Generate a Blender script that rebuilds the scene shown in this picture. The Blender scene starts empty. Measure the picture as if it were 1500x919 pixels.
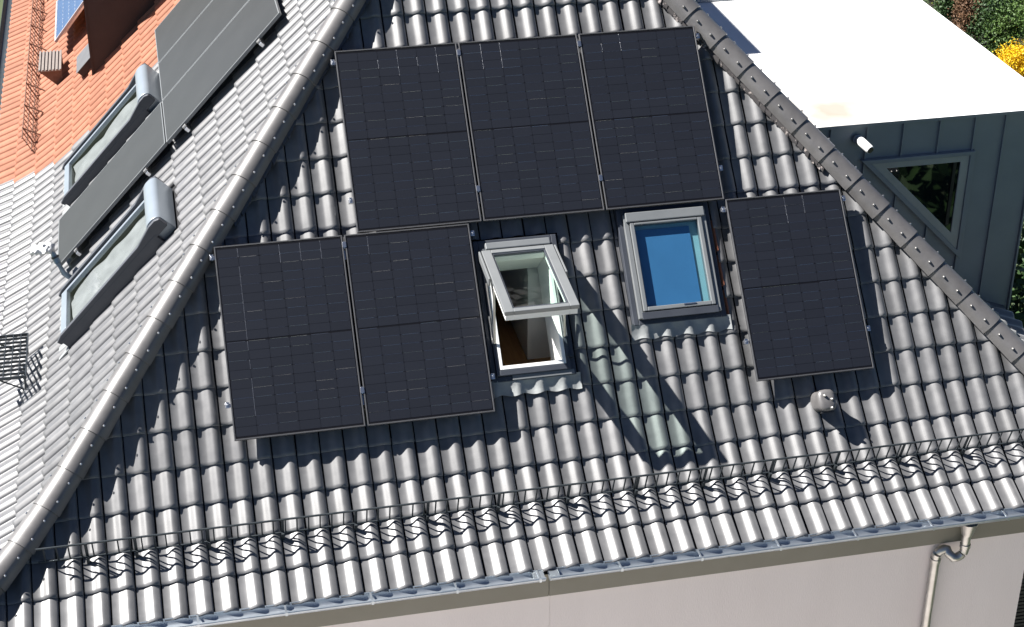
import bpy, math, random
import numpy as np
from mathutils import Matrix, Vector
random.seed(7)
rng = np.random.default_rng(7)
R = math.radians
sc = bpy.context.scene
C = bpy.context.collection

# ------------------------------------------------------------------ camera
CAM_C = Vector((-1.6174, -14.98064, 5.52149))
CAM_R = [[0.977098, -0.212759, 0.00358], [-0.099694, -0.472581, -0.87563], [0.18799, 0.855219, -0.482969]]
cam_d = bpy.data.cameras.new('camera')
cam_d.sensor_width = 36.0
cam_d.lens = 60.517371
cam_d.clip_start = 0.1
cam_d.clip_end = 3000
cam = bpy.data.objects.new('camera', cam_d)
C.objects.link(cam)
cam.matrix_world = Matrix((
    (CAM_R[0][0], -CAM_R[1][0], -CAM_R[2][0], CAM_C[0]),
    (CAM_R[0][1], -CAM_R[1][1], -CAM_R[2][1], CAM_C[1]),
    (CAM_R[0][2], -CAM_R[1][2], -CAM_R[2][2], CAM_C[2]),
    (0, 0, 0, 1)))
sc.camera = cam

# ------------------------------------------------------------------ sky, sun, exposure
SUN_D = Vector((0.636, -0.185, -0.749)).normalized()      # the way the light travels
SKY_STRENGTH = 0.05
SUN_STRENGTH = 5.0
EXPOSURE = 1.36
world = bpy.data.worlds.new('World')
sc.world = world
world.use_nodes = True
wn = world.node_tree
bgn = wn.nodes['Background']
sky = wn.nodes.new('ShaderNodeTexSky')
sky.sky_type = 'NISHITA'
sky.sun_disc = False
sky.sun_elevation = math.asin(-SUN_D.z)
sky.sun_rotation = math.atan2(-SUN_D.x, -SUN_D.y)
sky.air_density = 0.35
sky.dust_density = 0.25
sky.ozone_density = 2.5
wn.links.new(sky.outputs[0], bgn.inputs[0])
bgn.inputs[1].default_value = SKY_STRENGTH
sun_d = bpy.data.lights.new('sun', 'SUN')
sun_d.energy = SUN_STRENGTH
sun_d.angle = R(0.5)
sun_d.color = (1.0, 0.97, 0.93)
sun = bpy.data.objects.new('sun', sun_d)
C.objects.link(sun)
sun.location = (-20, 5, 30)
sun.rotation_euler = SUN_D.to_track_quat('-Z', 'Y').to_euler()
sc.view_settings.view_transform = 'Standard'
sc.view_settings.look = 'None'
sc.view_settings.gamma = 1.0
sc.view_settings.exposure = EXPOSURE
sc.view_settings.use_curve_mapping = False
sc.cycles.max_bounces = 8
sc.cycles.transparent_max_bounces = 12
sc.cycles.caustics_reflective = False
sc.cycles.caustics_refractive = False

# ------------------------------------------------------------------ materials
def nt(name):
    m = bpy.data.materials.new(name)
    m.use_nodes = True
    n = m.node_tree
    return m, n, n.nodes['Principled BSDF']

def coords(n, scale=1.0, kind='Object'):
    tc = n.nodes.new('ShaderNodeTexCoord')
    mp = n.nodes.new('ShaderNodeMapping')
    if not isinstance(scale, (tuple, list)): scale = (scale,)*3
    mp.inputs['Scale'].default_value = scale
    n.links.new(tc.outputs[kind], mp.inputs[0])
    return mp

def noise(n, scale, detail=4.0, vec=None, rough=0.55):
    t = n.nodes.new('ShaderNodeTexNoise')
    t.inputs['Scale'].default_value = scale
    t.inputs['Detail'].default_value = detail
    t.inputs['Roughness'].default_value = rough
    if vec is not None: n.links.new(vec.outputs[0], t.inputs['Vector'])
    return t

def ramp(n, src, c0, c1, p0=0.3, p1=0.7):
    r = n.nodes.new('ShaderNodeValToRGB')
    r.color_ramp.elements[0].position = p0
    r.color_ramp.elements[1].position = p1
    r.color_ramp.elements[0].color = (*c0, 1) if len(c0) == 3 else c0
    r.color_ramp.elements[1].color = (*c1, 1) if len(c1) == 3 else c1
    n.links.new(src, r.inputs[0])
    return r

def mat(name, c0, c1=None, rough=0.5, metal=0.0, scale=6.0, bump=0.0, bscale=None, spec=0.5,
        stretch=(1, 1, 1), kind='Object', rvar=0.0, ior=None, objvar=0.0, p0=0.3, p1=0.7):
    m, n, b = nt(name)
    c1 = c1 or c0
    mp = coords(n, stretch, kind)
    nz = noise(n, scale, 5, mp)
    rp = ramp(n, nz.outputs[0], c0, c1, p0, p1)
    col = rp.outputs[0]
    if objvar:
        oi = n.nodes.new('ShaderNodeObjectInfo')
        hv = n.nodes.new('ShaderNodeHueSaturation')
        mr = n.nodes.new('ShaderNodeMapRange')
        mr.inputs['To Min'].default_value = 1 - objvar
        mr.inputs['To Max'].default_value = 1 + objvar
        n.links.new(oi.outputs['Random'], mr.inputs[0])
        n.links.new(mr.outputs[0], hv.inputs['Value'])
        n.links.new(col, hv.inputs['Color'])
        col = hv.outputs[0]
    n.links.new(col, b.inputs['Base Color'])
    b.inputs['Roughness'].default_value = rough
    b.inputs['Metallic'].default_value = metal
    b.inputs['Specular IOR Level'].default_value = spec
    if ior: b.inputs['IOR'].default_value = ior
    if rvar:
        mr = n.nodes.new('ShaderNodeMapRange')
        mr.inputs['To Min'].default_value = rough - rvar
        mr.inputs['To Max'].default_value = rough + rvar
        nz2 = noise(n, scale*2.3, 4, mp)
        n.links.new(nz2.outputs[0], mr.inputs[0])
        n.links.new(mr.outputs[0], b.inputs['Roughness'])
    if bump:
        nb = noise(n, bscale or scale*8, 4, mp)
        bp = n.nodes.new('ShaderNodeBump')
        bp.inputs['Strength'].default_value = bump
        bp.inputs['Distance'].default_value = 0.01
        n.links.new(nb.outputs[0], bp.inputs['Height'])
        n.links.new(bp.outputs[0], b.inputs['Normal'])
    return m

def tile_mat(name, c0, c1, rough, spec, coat=0.0, lichen=None, lich=0.0):
    """glazed clay tile: base tone varies from tile to tile and over the roof, a few pale dust marks"""
    m, n, b = nt(name)
    tc = n.nodes.new('ShaderNodeTexCoord')
    geo = n.nodes.new('ShaderNodeNewGeometry')
    nz = n.nodes.new('ShaderNodeTexNoise'); nz.inputs['Scale'].default_value = 9.0; nz.inputs['Detail'].default_value = 5
    n.links.new(geo.outputs['Position'], nz.inputs['Vector'])
    rp = ramp(n, nz.outputs[0], c0, c1, 0.32, 0.7)
    nz3 = n.nodes.new('ShaderNodeTexNoise'); nz3.inputs['Scale'].default_value = 22.0; nz3.inputs['Detail'].default_value = 8
    nz3.inputs['Roughness'].default_value = 0.7
    n.links.new(geo.outputs['Position'], nz3.inputs['Vector'])
    rp3 = ramp(n, nz3.outputs[0], (0, 0, 0), (1, 1, 1), 0.70, 0.78)
    mx = n.nodes.new('ShaderNodeMixRGB')
    mx.inputs[2].default_value = (*(lichen or (0.3, 0.3, 0.29)), 1)
    n.links.new(rp.outputs[0], mx.inputs[1])
    ml = n.nodes.new('ShaderNodeMath'); ml.operation = 'MULTIPLY'; ml.inputs[1].default_value = lich
    n.links.new(rp3.outputs[0], ml.inputs[0]); n.links.new(ml.outputs[0], mx.inputs[0])
    # variation per island (works inside joined meshes and between copies)
    oi = n.nodes.new('ShaderNodeObjectInfo')
    ad = n.nodes.new('ShaderNodeMath'); ad.operation = 'ADD'
    n.links.new(oi.outputs['Random'], ad.inputs[0]); n.links.new(geo.outputs['Random Per Island'], ad.inputs[1])
    fr = n.nodes.new('ShaderNodeMath'); fr.operation = 'FRACT'; n.links.new(ad.outputs[0], fr.inputs[0])
    mr = n.nodes.new('ShaderNodeMapRange'); mr.inputs['To Min'].default_value = 0.86; mr.inputs['To Max'].default_value = 1.14
    n.links.new(fr.outputs[0], mr.inputs[0])
    hv = n.nodes.new('ShaderNodeHueSaturation'); n.links.new(mr.outputs[0], hv.inputs['Value']); n.links.new(mx.outputs[0], hv.inputs['Color'])
    n.links.new(hv.outputs[0], b.inputs['Base Color'])
    mr2 = n.nodes.new('ShaderNodeMapRange'); mr2.inputs['To Min'].default_value = rough-0.05; mr2.inputs['To Max'].default_value = rough+0.06
    n.links.new(nz.outputs[0], mr2.inputs[0]); n.links.new(mr2.outputs[0], b.inputs['Roughness'])
    b.inputs['Specular IOR Level'].default_value = spec
    b.inputs['Sheen Weight'].default_value = coat
    b.inputs['Sheen Roughness'].default_value = 0.45
    nb = n.nodes.new('ShaderNodeTexNoise'); nb.inputs['Scale'].default_value = 160; nb.inputs['Detail'].default_value = 3
    n.links.new(geo.outputs['Position'], nb.inputs['Vector'])
    bp = n.nodes.new('ShaderNodeBump'); bp.inputs['Strength'].default_value = 0.10; bp.inputs['Distance'].default_value = 0.004
    n.links.new(nb.outputs[0], bp.inputs['Height']); n.links.new(bp.outputs[0], b.inputs['Normal'])
    return m

def glass_mat(name, tint=(0.9, 0.95, 0.95), refl=1.0, rough=0.0, ior=1.5):
    m, n, b = nt(name)
    n.nodes.remove(b)
    out = n.nodes['Material Output']
    tr = n.nodes.new('ShaderNodeBsdfTransparent'); tr.inputs[0].default_value = (*tint, 1)
    gl = n.nodes.new('ShaderNodeBsdfGlossy'); gl.inputs['Roughness'].default_value = rough
    fr = n.nodes.new('ShaderNodeFresnel'); fr.inputs['IOR'].default_value = ior
    mu = n.nodes.new('ShaderNodeMath'); mu.operation = 'MULTIPLY'; mu.inputs[1].default_value = refl; mu.use_clamp = True
    ge = n.nodes.new('ShaderNodeNewGeometry')
    front_ = n.nodes.new('ShaderNodeMath'); front_.operation = 'SUBTRACT'; front_.inputs[0].default_value = 1.0
    n.links.new(ge.outputs['Backfacing'], front_.inputs[1])
    fm = n.nodes.new('ShaderNodeMath'); fm.operation = 'MULTIPLY'
    n.links.new(fr.outputs[0], fm.inputs[0]); n.links.new(front_.outputs[0], fm.inputs[1])
    n.links.new(fm.outputs[0], mu.inputs[0])
    mx = n.nodes.new('ShaderNodeMixShader')
    n.links.new(mu.outputs[0], mx.inputs[0]); n.links.new(tr.outputs[0], mx.inputs[1]); n.links.new(gl.outputs[0], mx.inputs[2])
    n.links.new(mx.outputs[0], out.inputs[0])
    return m

M = {}
M['tile'] = tile_mat('anthracite_tile', (0.104, 0.104, 0.107), (0.142, 0.141, 0.143), 0.43, 0.75, 0.45, (0.32, 0.32, 0.31), 0.35)
M['hip'] = tile_mat('anthracite_hip_tile', (0.105, 0.100, 0.099), (0.135, 0.129, 0.127), 0.42, 0.8, 0.0, (0.2, 0.2, 0.2), 0.05)
M['orange'] = tile_mat('terracotta_tile', (0.29, 0.118, 0.070), (0.36, 0.156, 0.096), 0.65, 0.2, 0, (0.45, 0.35, 0.28), 0.25)
M['deck'] = mat('roof_underlay', (0.012, 0.012, 0.014), rough=0.9)
M['deck_orange'] = mat('roof_underlay_red', (0.06, 0.03, 0.02), rough=0.9)
M['cell'] = mat('solar_cell', (0.0115, 0.013, 0.0185), (0.015, 0.017, 0.0235), rough=0.36, spec=0.45, scale=30, objvar=0.07, kind='Generated')
M['backsheet'] = mat('panel_backsheet', (0.005, 0.005, 0.007), rough=0.4, spec=0.3)
M['ribbon'] = mat('cell_ribbon', (0.46, 0.47, 0.50), rough=0.38, metal=1.0)
M['panel_frame'] = mat('black_anodised_frame', (0.12, 0.12, 0.125), (0.15, 0.15, 0.155), rough=0.42, metal=0.6)
M['grey_panel'] = mat('grey_glass_panel', (0.030, 0.032, 0.032), (0.036, 0.038, 0.038), rough=0.5, spec=0.5, scale=2.5)
M['alu'] = mat('bright_aluminium', (0.72, 0.74, 0.77), (0.80, 0.81, 0.83), rough=0.30, metal=1.0, scale=20)
M['screw'] = mat('stainless_screw', (0.80, 0.78, 0.74), rough=0.28, metal=1.0)
M['zinc'] = mat('zinc_gutter', (0.40, 0.45, 0.50), (0.52, 0.56, 0.60), rough=0.42, metal=0.9, scale=4, rvar=0.08)
M['zinc_pale'] = mat('galvanised_pipe', (0.44, 0.43, 0.41), (0.56, 0.55, 0.53), rough=0.38, metal=0.85, scale=9, rvar=0.08)
M['win_alu'] = mat('window_cover_grey', (0.19, 0.20, 0.205), (0.215, 0.225, 0.23), rough=0.45, metal=0.2, scale=5)
M['flash'] = mat('dark_flashing', (0.055, 0.062, 0.078), (0.075, 0.082, 0.098), rough=0.45, metal=0.3, scale=4)
M['lead'] = mat('apron_flashing', (0.24, 0.25, 0.25), (0.32, 0.335, 0.33), rough=0.5, metal=0.2, scale=7, bump=0.25, bscale=25)
M['white_wood'] = mat('white_painted_wood', (0.80, 0.80, 0.78), (0.84, 0.84, 0.82), rough=0.5)
M['room_wall'] = mat('white_room_plaster', (0.74, 0.72, 0.67), (0.78, 0.76, 0.71), rough=0.9)
M['floor_wood'] = mat('brown_wood_floor', (0.34, 0.16, 0.06), (0.46, 0.24, 0.10), rough=0.5, scale=5, stretch=(14, 1, 1))
M['blind'] = mat('blue_blind', (0.075, 0.235, 0.47), (0.085, 0.265, 0.52), rough=0.8, scale=3)
M['teal_lining'] = mat('pale_teal_lining', (0.38, 0.62, 0.66), (0.45, 0.68, 0.70), rough=0.6)
M['glass'] = glass_mat('window_glass', (0.90, 0.97, 0.94), 1.0)
M['glass_coated'] = glass_mat('coated_window_glass', (0.84, 0.92, 0.94), 2.6)
M['glass_dull'] = glass_mat('dull_window_glass', (0.93, 0.945, 0.95), 0.45, 0.05)
M['dark_glass'] = mat('dark_window_glass', (0.006, 0.010, 0.010), rough=0.02, spec=0.9)
M['hatch_grey'] = mat('hatch_grey', (0.12, 0.12, 0.125), (0.15, 0.15, 0.155), rough=0.5, metal=0.2)
M['steel_dark'] = mat('dark_galvanised_steel', (0.045, 0.055, 0.062), (0.07, 0.08, 0.088), rough=0.45, metal=0.6, scale=15)
M['render'] = mat('cream_wall_render', (0.85, 0.765, 0.735), (0.90, 0.815, 0.785), rough=0.92, scale=2.2, stretch=(1, 1, .22), bump=0.25, bscale=120)
M['fascia'] = mat('taupe_fascia', (0.235, 0.215, 0.17), (0.26, 0.24, 0.195), rough=0.6, scale=3)
M['membrane'] = mat('white_roof_membrane', (0.80, 0.795, 0.78), (0.84, 0.84, 0.83), rough=0.7, scale=0.8)
def membrane_stain():
    m = M['membrane']; n = m.node_tree; b = n.nodes['Principled BSDF']
    g = n.nodes.new('ShaderNodeNewGeometry')
    col = b.inputs['Base Color'].links[0].from_socket
    for cx_, cy_, r_, c_, k in ((5.16, .46, .62, (0.25, 0.19, 0.125), 1.0), (5.35, .62, 1.1, (0.42, 0.40, 0.37), .55), (5.0, 1.75, .5, (0.72, 0.69, 0.63), .5)):
        d = n.nodes.new('ShaderNodeVectorMath'); d.operation = 'DISTANCE'; d.inputs[1].default_value = (cx_, cy_, -1.2)
        sx = n.nodes.new('ShaderNodeVectorMath'); sx.operation = 'MULTIPLY'; sx.inputs[1].default_value = (1, 1, 1)
        nz = n.nodes.new('ShaderNodeTexNoise'); nz.inputs['Scale'].default_value = 3.0; nz.inputs['Detail'].default_value = 6
        n.links.new(g.outputs['Position'], nz.inputs['Vector'])
        ad = n.nodes.new('ShaderNodeVectorMath'); ad.operation = 'MULTIPLY_ADD'; ad.inputs[1].default_value = (.5, .5, 0)
        n.links.new(nz.outputs['Color'], ad.inputs[0]); n.links.new(g.outputs['Position'], ad.inputs[2])
        sb_ = n.nodes.new('ShaderNodeVectorMath'); sb_.operation = 'SUBTRACT'; sb_.inputs[1].default_value = (.25, .25, 0)
        n.links.new(ad.outputs[0], sb_.inputs[0]); n.links.new(sb_.outputs[0], d.inputs[0])
        mr = n.nodes.new('ShaderNodeMapRange'); mr.inputs['From Min'].default_value = r_; mr.inputs['From Max'].default_value = r_*.25
        mr.inputs['To Min'].default_value = 0; mr.inputs['To Max'].default_value = k
        n.links.new(d.outputs['Value'], mr.inputs[0])
        mx = n.nodes.new('ShaderNodeMixRGB'); mx.inputs[2].default_value = (*c_, 1)
        n.links.new(mr.outputs[0], mx.inputs[0]); n.links.new(col, mx.inputs[1]); col = mx.outputs[0]
    n.links.new(col, b.inputs['Base Color'])
membrane_stain()
M['cladding'] = mat('blue_grey_metal_cladding', (0.27, 0.29, 0.31), (0.31, 0.33, 0.35), rough=0.5, metal=0.25, scale=3, rvar=0.06)
M['trim'] = mat('bronze_window_trim', (0.42, 0.42, 0.385), (0.46, 0.46, 0.43), rough=0.5, metal=0.2)
M['cam_white'] = mat('white_plastic', (0.78, 0.78, 0.77), rough=0.4)
M['black'] = mat('black_plastic', (0.015, 0.016, 0.02), rough=0.35)
M['brown_wall'] = mat('dark_brown_cladding', (0.030, 0.020, 0.020), (0.040, 0.027, 0.026), rough=0.7)
M['blue_cell'] = mat('blue_solar_cell', (0.05, 0.10, 0.22), (0.07, 0.13, 0.27), rough=0.25, spec=0.7, scale=5)
M['pale_frame'] = mat('pale_panel_frame', (0.55, 0.50, 0.50), rough=0.45, metal=0.4)
M['rust'] = mat('rusty_brown_steel', (0.16, 0.085, 0.06), (0.24, 0.15, 0.11), rough=0.7, metal=0.3, scale=30)
M['grate_grey'] = mat('weathered_grey_grate', (0.26, 0.22, 0.20), (0.34, 0.30, 0.27), rough=0.6, metal=0.3, scale=20)
M['cloth'] = mat('white_cloth', (0.82, 0.83, 0.84), rough=0.85, bump=0.3, bscale=40)
M['steel_blue'] = mat('blue_grey_steel', (0.22, 0.30, 0.38), (0.30, 0.38, 0.46), rough=0.4, metal=0.5)
M['shutter'] = mat('shutter_box_grey', (0.27, 0.31, 0.35), (0.31, 0.35, 0.39), rough=0.38, metal=0.4, scale=3)
M['shutter_side'] = mat('shutter_side_grey', (0.070, 0.075, 0.088), (0.085, 0.09, 0.103), rough=0.5, metal=0.2)
M['curtain'] = mat('pale_curtain', (0.17, 0.175, 0.175), (0.25, 0.255, 0.252), rough=0.8, scale=5)
M['grass'] = mat('lawn', (0.042, 0.062, 0.024), (0.068, 0.088, 0.036), rough=0.9, scale=0.6)
M['bounce_pale'] = mat('pale_bounce_ground', (0.60, 0.55, 0.51), (0.68, 0.63, 0.59), rough=0.9, scale=2)
M['leaf_dark'] = mat('dark_leaf', (0.016, 0.042, 0.014), (0.045, 0.095, 0.022), rough=0.6, scale=2.2)
M['leaf_mid'] = mat('mid_green_leaf', (0.045, 0.10, 0.018), (0.10, 0.17, 0.035), rough=0.6, scale=2.2)
M['leaf_lime'] = mat('lime_leaf', (0.16, 0.20, 0.03), (0.26, 0.29, 0.06), rough=0.6, scale=2.2)
M['leaf_brown'] = mat('brown_twig_leaf', (0.10, 0.05, 0.025), (0.17, 0.09, 0.045), rough=0.7, scale=2.2)
M['leaf_yellow'] = mat('forsythia_flower', (0.75, 0.46, 0.005), (0.85, 0.60, 0.01), rough=0.6, scale=2.2)
M['bark'] = mat('bark', (0.07, 0.05, 0.035), (0.12, 0.09, 0.065), rough=0.9, scale=8)
M['slat'] = mat('dark_slat', (0.03, 0.032, 0.035), rough=0.5)
M['mortar'] = mat('pale_hip_roll', (0.06, 0.055, 0.055), (0.60, 0.52, 0.48), rough=0.8, scale=16, p0=.56, p1=.66)
M['terracotta_edge'] = mat('bare_terracotta', (0.50, 0.17, 0.09), (0.58, 0.22, 0.12), rough=0.8, scale=20)

# ------------------------------------------------------------------ helpers
WM = {}                                          # world matrix of every object made here
def link(o, parent=None, W=None):
    C.objects.link(o)
    W = W or Matrix.Identity(4)
    if parent is not None:
        o.parent = parent
        o.matrix_basis = WM[parent.name].inverted() @ W
    else:
        o.matrix_basis = W
    WM[o.name] = W
    return o

def tag(o, label=None, cat=None, group=None, kind=None):
    if label: o['label'] = label
    if cat: o['category'] = cat
    if group: o['group'] = group
    if kind: o['kind'] = kind
    return o

def empty(name, W, label, cat, group=None, parent=None):
    o = bpy.data.objects.new(name, None)
    o.empty_display_size = 0.2
    link(o, parent, W)
    return tag(o, label, cat, group)

def mesh_from(name, v, f, m, smooth=None):
    me = bpy.data.meshes.new(name)
    me.from_pydata([tuple(map(float, q)) for q in v], [], [tuple(map(int, q)) for q in f])
    if m is not None: me.materials.append(m)
    if smooth is not None and len(me.polygons):
        me.polygons.foreach_set('use_smooth', [True]*len(me.polygons))
        me.set_sharp_from_angle(angle=R(smooth))
    me.update()
    return me

class MB:
    def __init__(s): s.v = []; s.f = []
    def add(s, v, f):
        o = len(s.v); s.v += [tuple(q) for q in v]; s.f += [tuple(i+o for i in q) for q in f]; return s
    def box(s, x0, x1, y0, y1, z0, z1):
        if x0 > x1: x0, x1 = x1, x0
        if y0 > y1: y0, y1 = y1, y0
        if z0 > z1: z0, z1 = z1, z0
        return s.add([(x0,y0,z0),(x1,y0,z0),(x1,y1,z0),(x0,y1,z0),(x0,y0,z1),(x1,y0,z1),(x1,y1,z1),(x0,y1,z1)],
                     [(3,2,1,0),(4,5,6,7),(0,1,5,4),(1,2,6,5),(2,3,7,6),(3,0,4,7)])
    def rect(s, x0, x1, y0, y1, wl, wr, wb, wt, z0, z1):
        """four butted beams round a rectangle"""
        s.box(x0, x0+wl, y0, y1, z0, z1); s.box(x1-wr, x1, y0, y1, z0, z1)
        s.box(x0+wl, x1-wr, y0, y0+wb, z0, z1); s.box(x0+wl, x1-wr, y1-wt, y1, z0, z1); return s
    def path(s, pts, r, seg=8, cap=True):
        pts = [Vector(p) for p in pts]; rr = r if isinstance(r, (list, tuple)) else [r]*len(pts)
        rings = []
        for i, p in enumerate(pts):
            d = (pts[min(i+1, len(pts)-1)] - pts[max(i-1, 0)]).normalized()
            a = d.cross(Vector((0,0,1)) if abs(d.z) < 0.9 else Vector((1,0,0))).normalized(); b = a.cross(d).normalized()
            rings.append([p + rr[i]*(math.cos(t)*a + math.sin(t)*b) for t in [2*math.pi*k/seg for k in range(seg)]])
        v = [q for g in rings for q in g]; f = []
        for i in range(len(pts)-1):
            for k in range(seg):
                k2 = (k+1) % seg
                f.append((i*seg+k, i*seg+k2, (i+1)*seg+k2, (i+1)*seg+k))
        if cap:
            f.append(tuple(range(seg))[::-1]); n = (len(pts)-1)*seg; f.append(tuple(n+k for k in range(seg)))
        return s.add(v, f)
    def prism(s, poly, a, b, axis='x'):
        """poly of 2D points extruded along an axis"""
        n = len(poly)
        mk = {'x': lambda t, p: (t, p[0], p[1]), 'y': lambda t, p: (p[0], t, p[1]), 'z': lambda t, p: (p[0], p[1], t)}[axis]
        v = [mk(a, p) for p in poly] + [mk(b, p) for p in poly]
        f = [(i, (i+1) % n, n+(i+1) % n, n+i) for i in range(n)] + [tuple(range(n))[::-1], tuple(range(n, 2*n))]
        return s.add(v, f)
    def build(s, name, m, parent=None, W=None, bevel=0, smooth=None):
        o = bpy.data.objects.new(name, mesh_from(name, s.v, s.f, M[m] if isinstance(m, str) else m, smooth))
        link(o, parent, W)
        # consistent outward faces
        import bmesh
        bm = bmesh.new(); bm.from_mesh(o.data); bmesh.ops.recalc_face_normals(bm, faces=bm.faces); bm.to_mesh(o.data); bm.free()
        if bevel:
            b = o.modifiers.new('bevel', 'BEVEL'); b.width = bevel; b.segments = 2; b.limit_method = 'ANGLE'; b.angle_limit = R(50)
        return o

def fr(O, X, Y, Z):
    O, X, Y, Z = Vector(O), Vector(X).normalized(), Vector(Y).normalized(), Vector(Z).normalized()
    return Matrix(((X[0],Y[0],Z[0],O[0]),(X[1],Y[1],Z[1],O[1]),(X[2],Y[2],Z[2],O[2]),(0,0,0,1)))
T = Matrix.Translation

def proj(P):
    d = Vector(P) - CAM_C
    c = [sum(CAM_R[i][k]*d[k] for k in range(3)) for i in range(3)]
    return 750 + FPX*c[0]/c[2], 459.5 + FPX*c[1]/c[2], c[2]
FPX = 2521.5571

def clip_faces(V, F, p, n):
    """keep the part of convex faces where (x-p).n >= 0"""
    d = [(q[0]-p[0])*n[0]+(q[1]-p[1])*n[1]+(q[2]-p[2])*n[2] for q in V]
    if min(d) >= -1e-7: return V, F
    if max(d) <= 0: return [], []
    V2 = []; F2 = []; idx = {}
    def vid(key, co):
        if key not in idx: idx[key] = len(V2); V2.append(co)
        return idx[key]
    for f in F:
        o = []
        for i in range(len(f)):
            a, b = f[i], f[(i+1) % len(f)]
            if d[a] >= 0: o.append(vid(a, V[a]))
            if (d[a] >= 0) != (d[b] >= 0):
                t = d[a]/(d[a]-d[b]); A, B = V[a], V[b]
                k = (min(a, b), max(a, b))
                o.append(vid(k, tuple(A[j]+t*(B[j]-A[j]) for j in range(3))))
        if len(o) >= 3: F2.append(tuple(o))
    return V2, F2

# ------------------------------------------------------------------ roof geometry
PM = 0.8339060594768501                                         # pitch of the front slope
sp, cp = math.sin(PM), math.cos(PM)
FM = fr((0,0,0), (1,0,0), (0,cp,sp), (0,-sp,cp))  # front slope: x along the eave, y up the slope, z off the slope (panel tops at 0)
def rw(u, v, n): return FM @ Vector((u, v, n))
AL, AR = 0.703, 0.715
PL, PR = math.atan(sp/AL), math.atan(sp/AR)
HL, HR = -0.225, 3.655                            # hips meet v=0 here
FL = fr(rw(HL,0,0), (0,-1,0), (math.cos(PL),0,math.sin(PL)), (-math.sin(PL),0,math.cos(PL)))
FR_ = fr(rw(HR,0,0), (0,1,0), (-math.cos(PR),0,math.sin(PR)), (math.sin(PR),0,math.cos(PR)))
def lw(y, s, n): return FL @ Vector((-y, s, n))
DAT = -0.165                                      # plane the tiles lie on
CW, CL = 0.2085, 0.335                            # tile cover width and length
FLARE = (43, 39, 32, 25)
V_APEX = (HR-HL)/(AL+AR)
def profile(x0, z0, pitch, n_up):
    """plan distance outward and height of the course lines, eave last"""
    pts = [(x0 - CL*k*math.cos(pitch), z0 + CL*k*math.sin(pitch)) for k in range(n_up, 0, -1)] + [(x0, z0)]
    x, z = x0, z0
    for a in FLARE:
        x += CL*math.cos(R(a)); z -= CL*math.sin(R(a)); pts.append((x, z))
    return pts
D0 = rw(0, -3.655, DAT); ZF = D0.z
NUP = 20
prof_m = profile(-D0.y, ZF, PM, NUP)              # outward = -y
xl0 = FL.translation.x + (math.cos(PL)*ZF - DAT)/math.sin(PL)
prof_l = profile(-xl0, ZF, PL, NUP)               # outward = -x
xr0 = FR_.translation.x - (math.cos(PR)*ZF - DAT)/math.sin(PR)
prof_r = profile(xr0, ZF, PR, NUP)                # outward = +x
def at_z(prof, z):
    for (a, za), (b, zb) in zip(prof, prof[1:]):
        if zb <= z <= za: return a + (b-a)*(za-z)/(za-zb)
    (a, za), (b, zb) = (prof[0], prof[1]) if z > prof[0][1] else (prof[-2], prof[-1])
    return a + (b-a)*(za-z)/(za-zb)
def ym(z): return -at_z(prof_m, z)
def xl(z): return -at_z(prof_l, z)
def xr(z): return at_z(prof_r, z)
apex = rw(HL+AL*V_APEX, V_APEX, 0)
Z_EAVE = prof_m[-1][1]

# tile mesh: trough on the left, roll on the right, rounded nose at the low end
TP = [(0.0,.007),(.009,.003),(.056,.003),(.074,.008),(.092,.019),(.110,.031),(.125,.039),(.140,.041),(.155,.037),(.170,.029),(.184,.019),(.192,.012),(.197,-.006)]
def tile_vf():
    rows = [(CL+.06, -.004, -.004), (.030, .021, 0), (.010, .0215, -.0015), (.001, .018, -.006), (.0, .008, -.012), (.006, -.004, -.02)]
    V = []; F = []
    n = len(TP)
    for y, lift, sag in rows:
        for x, z in TP:
            q = 1.0 if sag == 0 else 1.0 - 0.0
            V.append((x, y, z + lift + sag*(0.4 + 0.6*(z/.04))))
    for r in range(len(rows)-1):
        for i in range(n-1):
            F.append((r*n+i+1, r*n+i, (r+1)*n+i, (r+1)*n+i+1))
    # thickness down the steep right-hand edge
    o = len(V)
    for r, (y, lift, sag) in enumerate(rows): V.append((TP[-1][0]-.002, y, TP[-1][1]+lift-.022))
    for r in range(len(rows)-1): F.append((r*n+n-1, o+r, o+r+1, (r+1)*n+n-1))
    return V, [tuple(reversed(f)) for f in F]
TV, TF = tile_vf()
tile_mesh = {k: mesh_from('roof_tile', TV, TF, M[k], 40) for k in ('tile', 'orange')}

def course_frames(prof, side):
    """one frame per course: origin on its lower line"""
    out = []
    for k in range(len(prof)-1):
        (a, za), (b, zb) = prof[k], prof[k+1]
        if side == 'm': O = Vector((0,-b,zb)); Y = Vector((0,b-a,za-zb)); X = Vector((1,0,0))
        if side == 'l': O = Vector((-b,0,zb)); Y = Vector((b-a,0,za-zb)); X = Vector((0,-1,0))
        if side == 'r': O = Vector((b,0,zb)); Y = Vector((a-b,0,za-zb)); X = Vector((0,1,0))
        Y.normalize(); out.append((fr(O, X, Y, X.cross(Y)), za, zb))
    return out

PANELS = []                                       # image outlines of the panels, to tell which tiles they hide
def inside(poly, x, y):
    r = False; j = len(poly)-1
    for i in range(len(poly)):
        if (poly[i][1] > y) != (poly[j][1] > y) and x < (poly[j][0]-poly[i][0])*(y-poly[i][1])/(poly[j][1]-poly[i][1])+poly[i][0]: r = not r
        j = i
    return r

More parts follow.
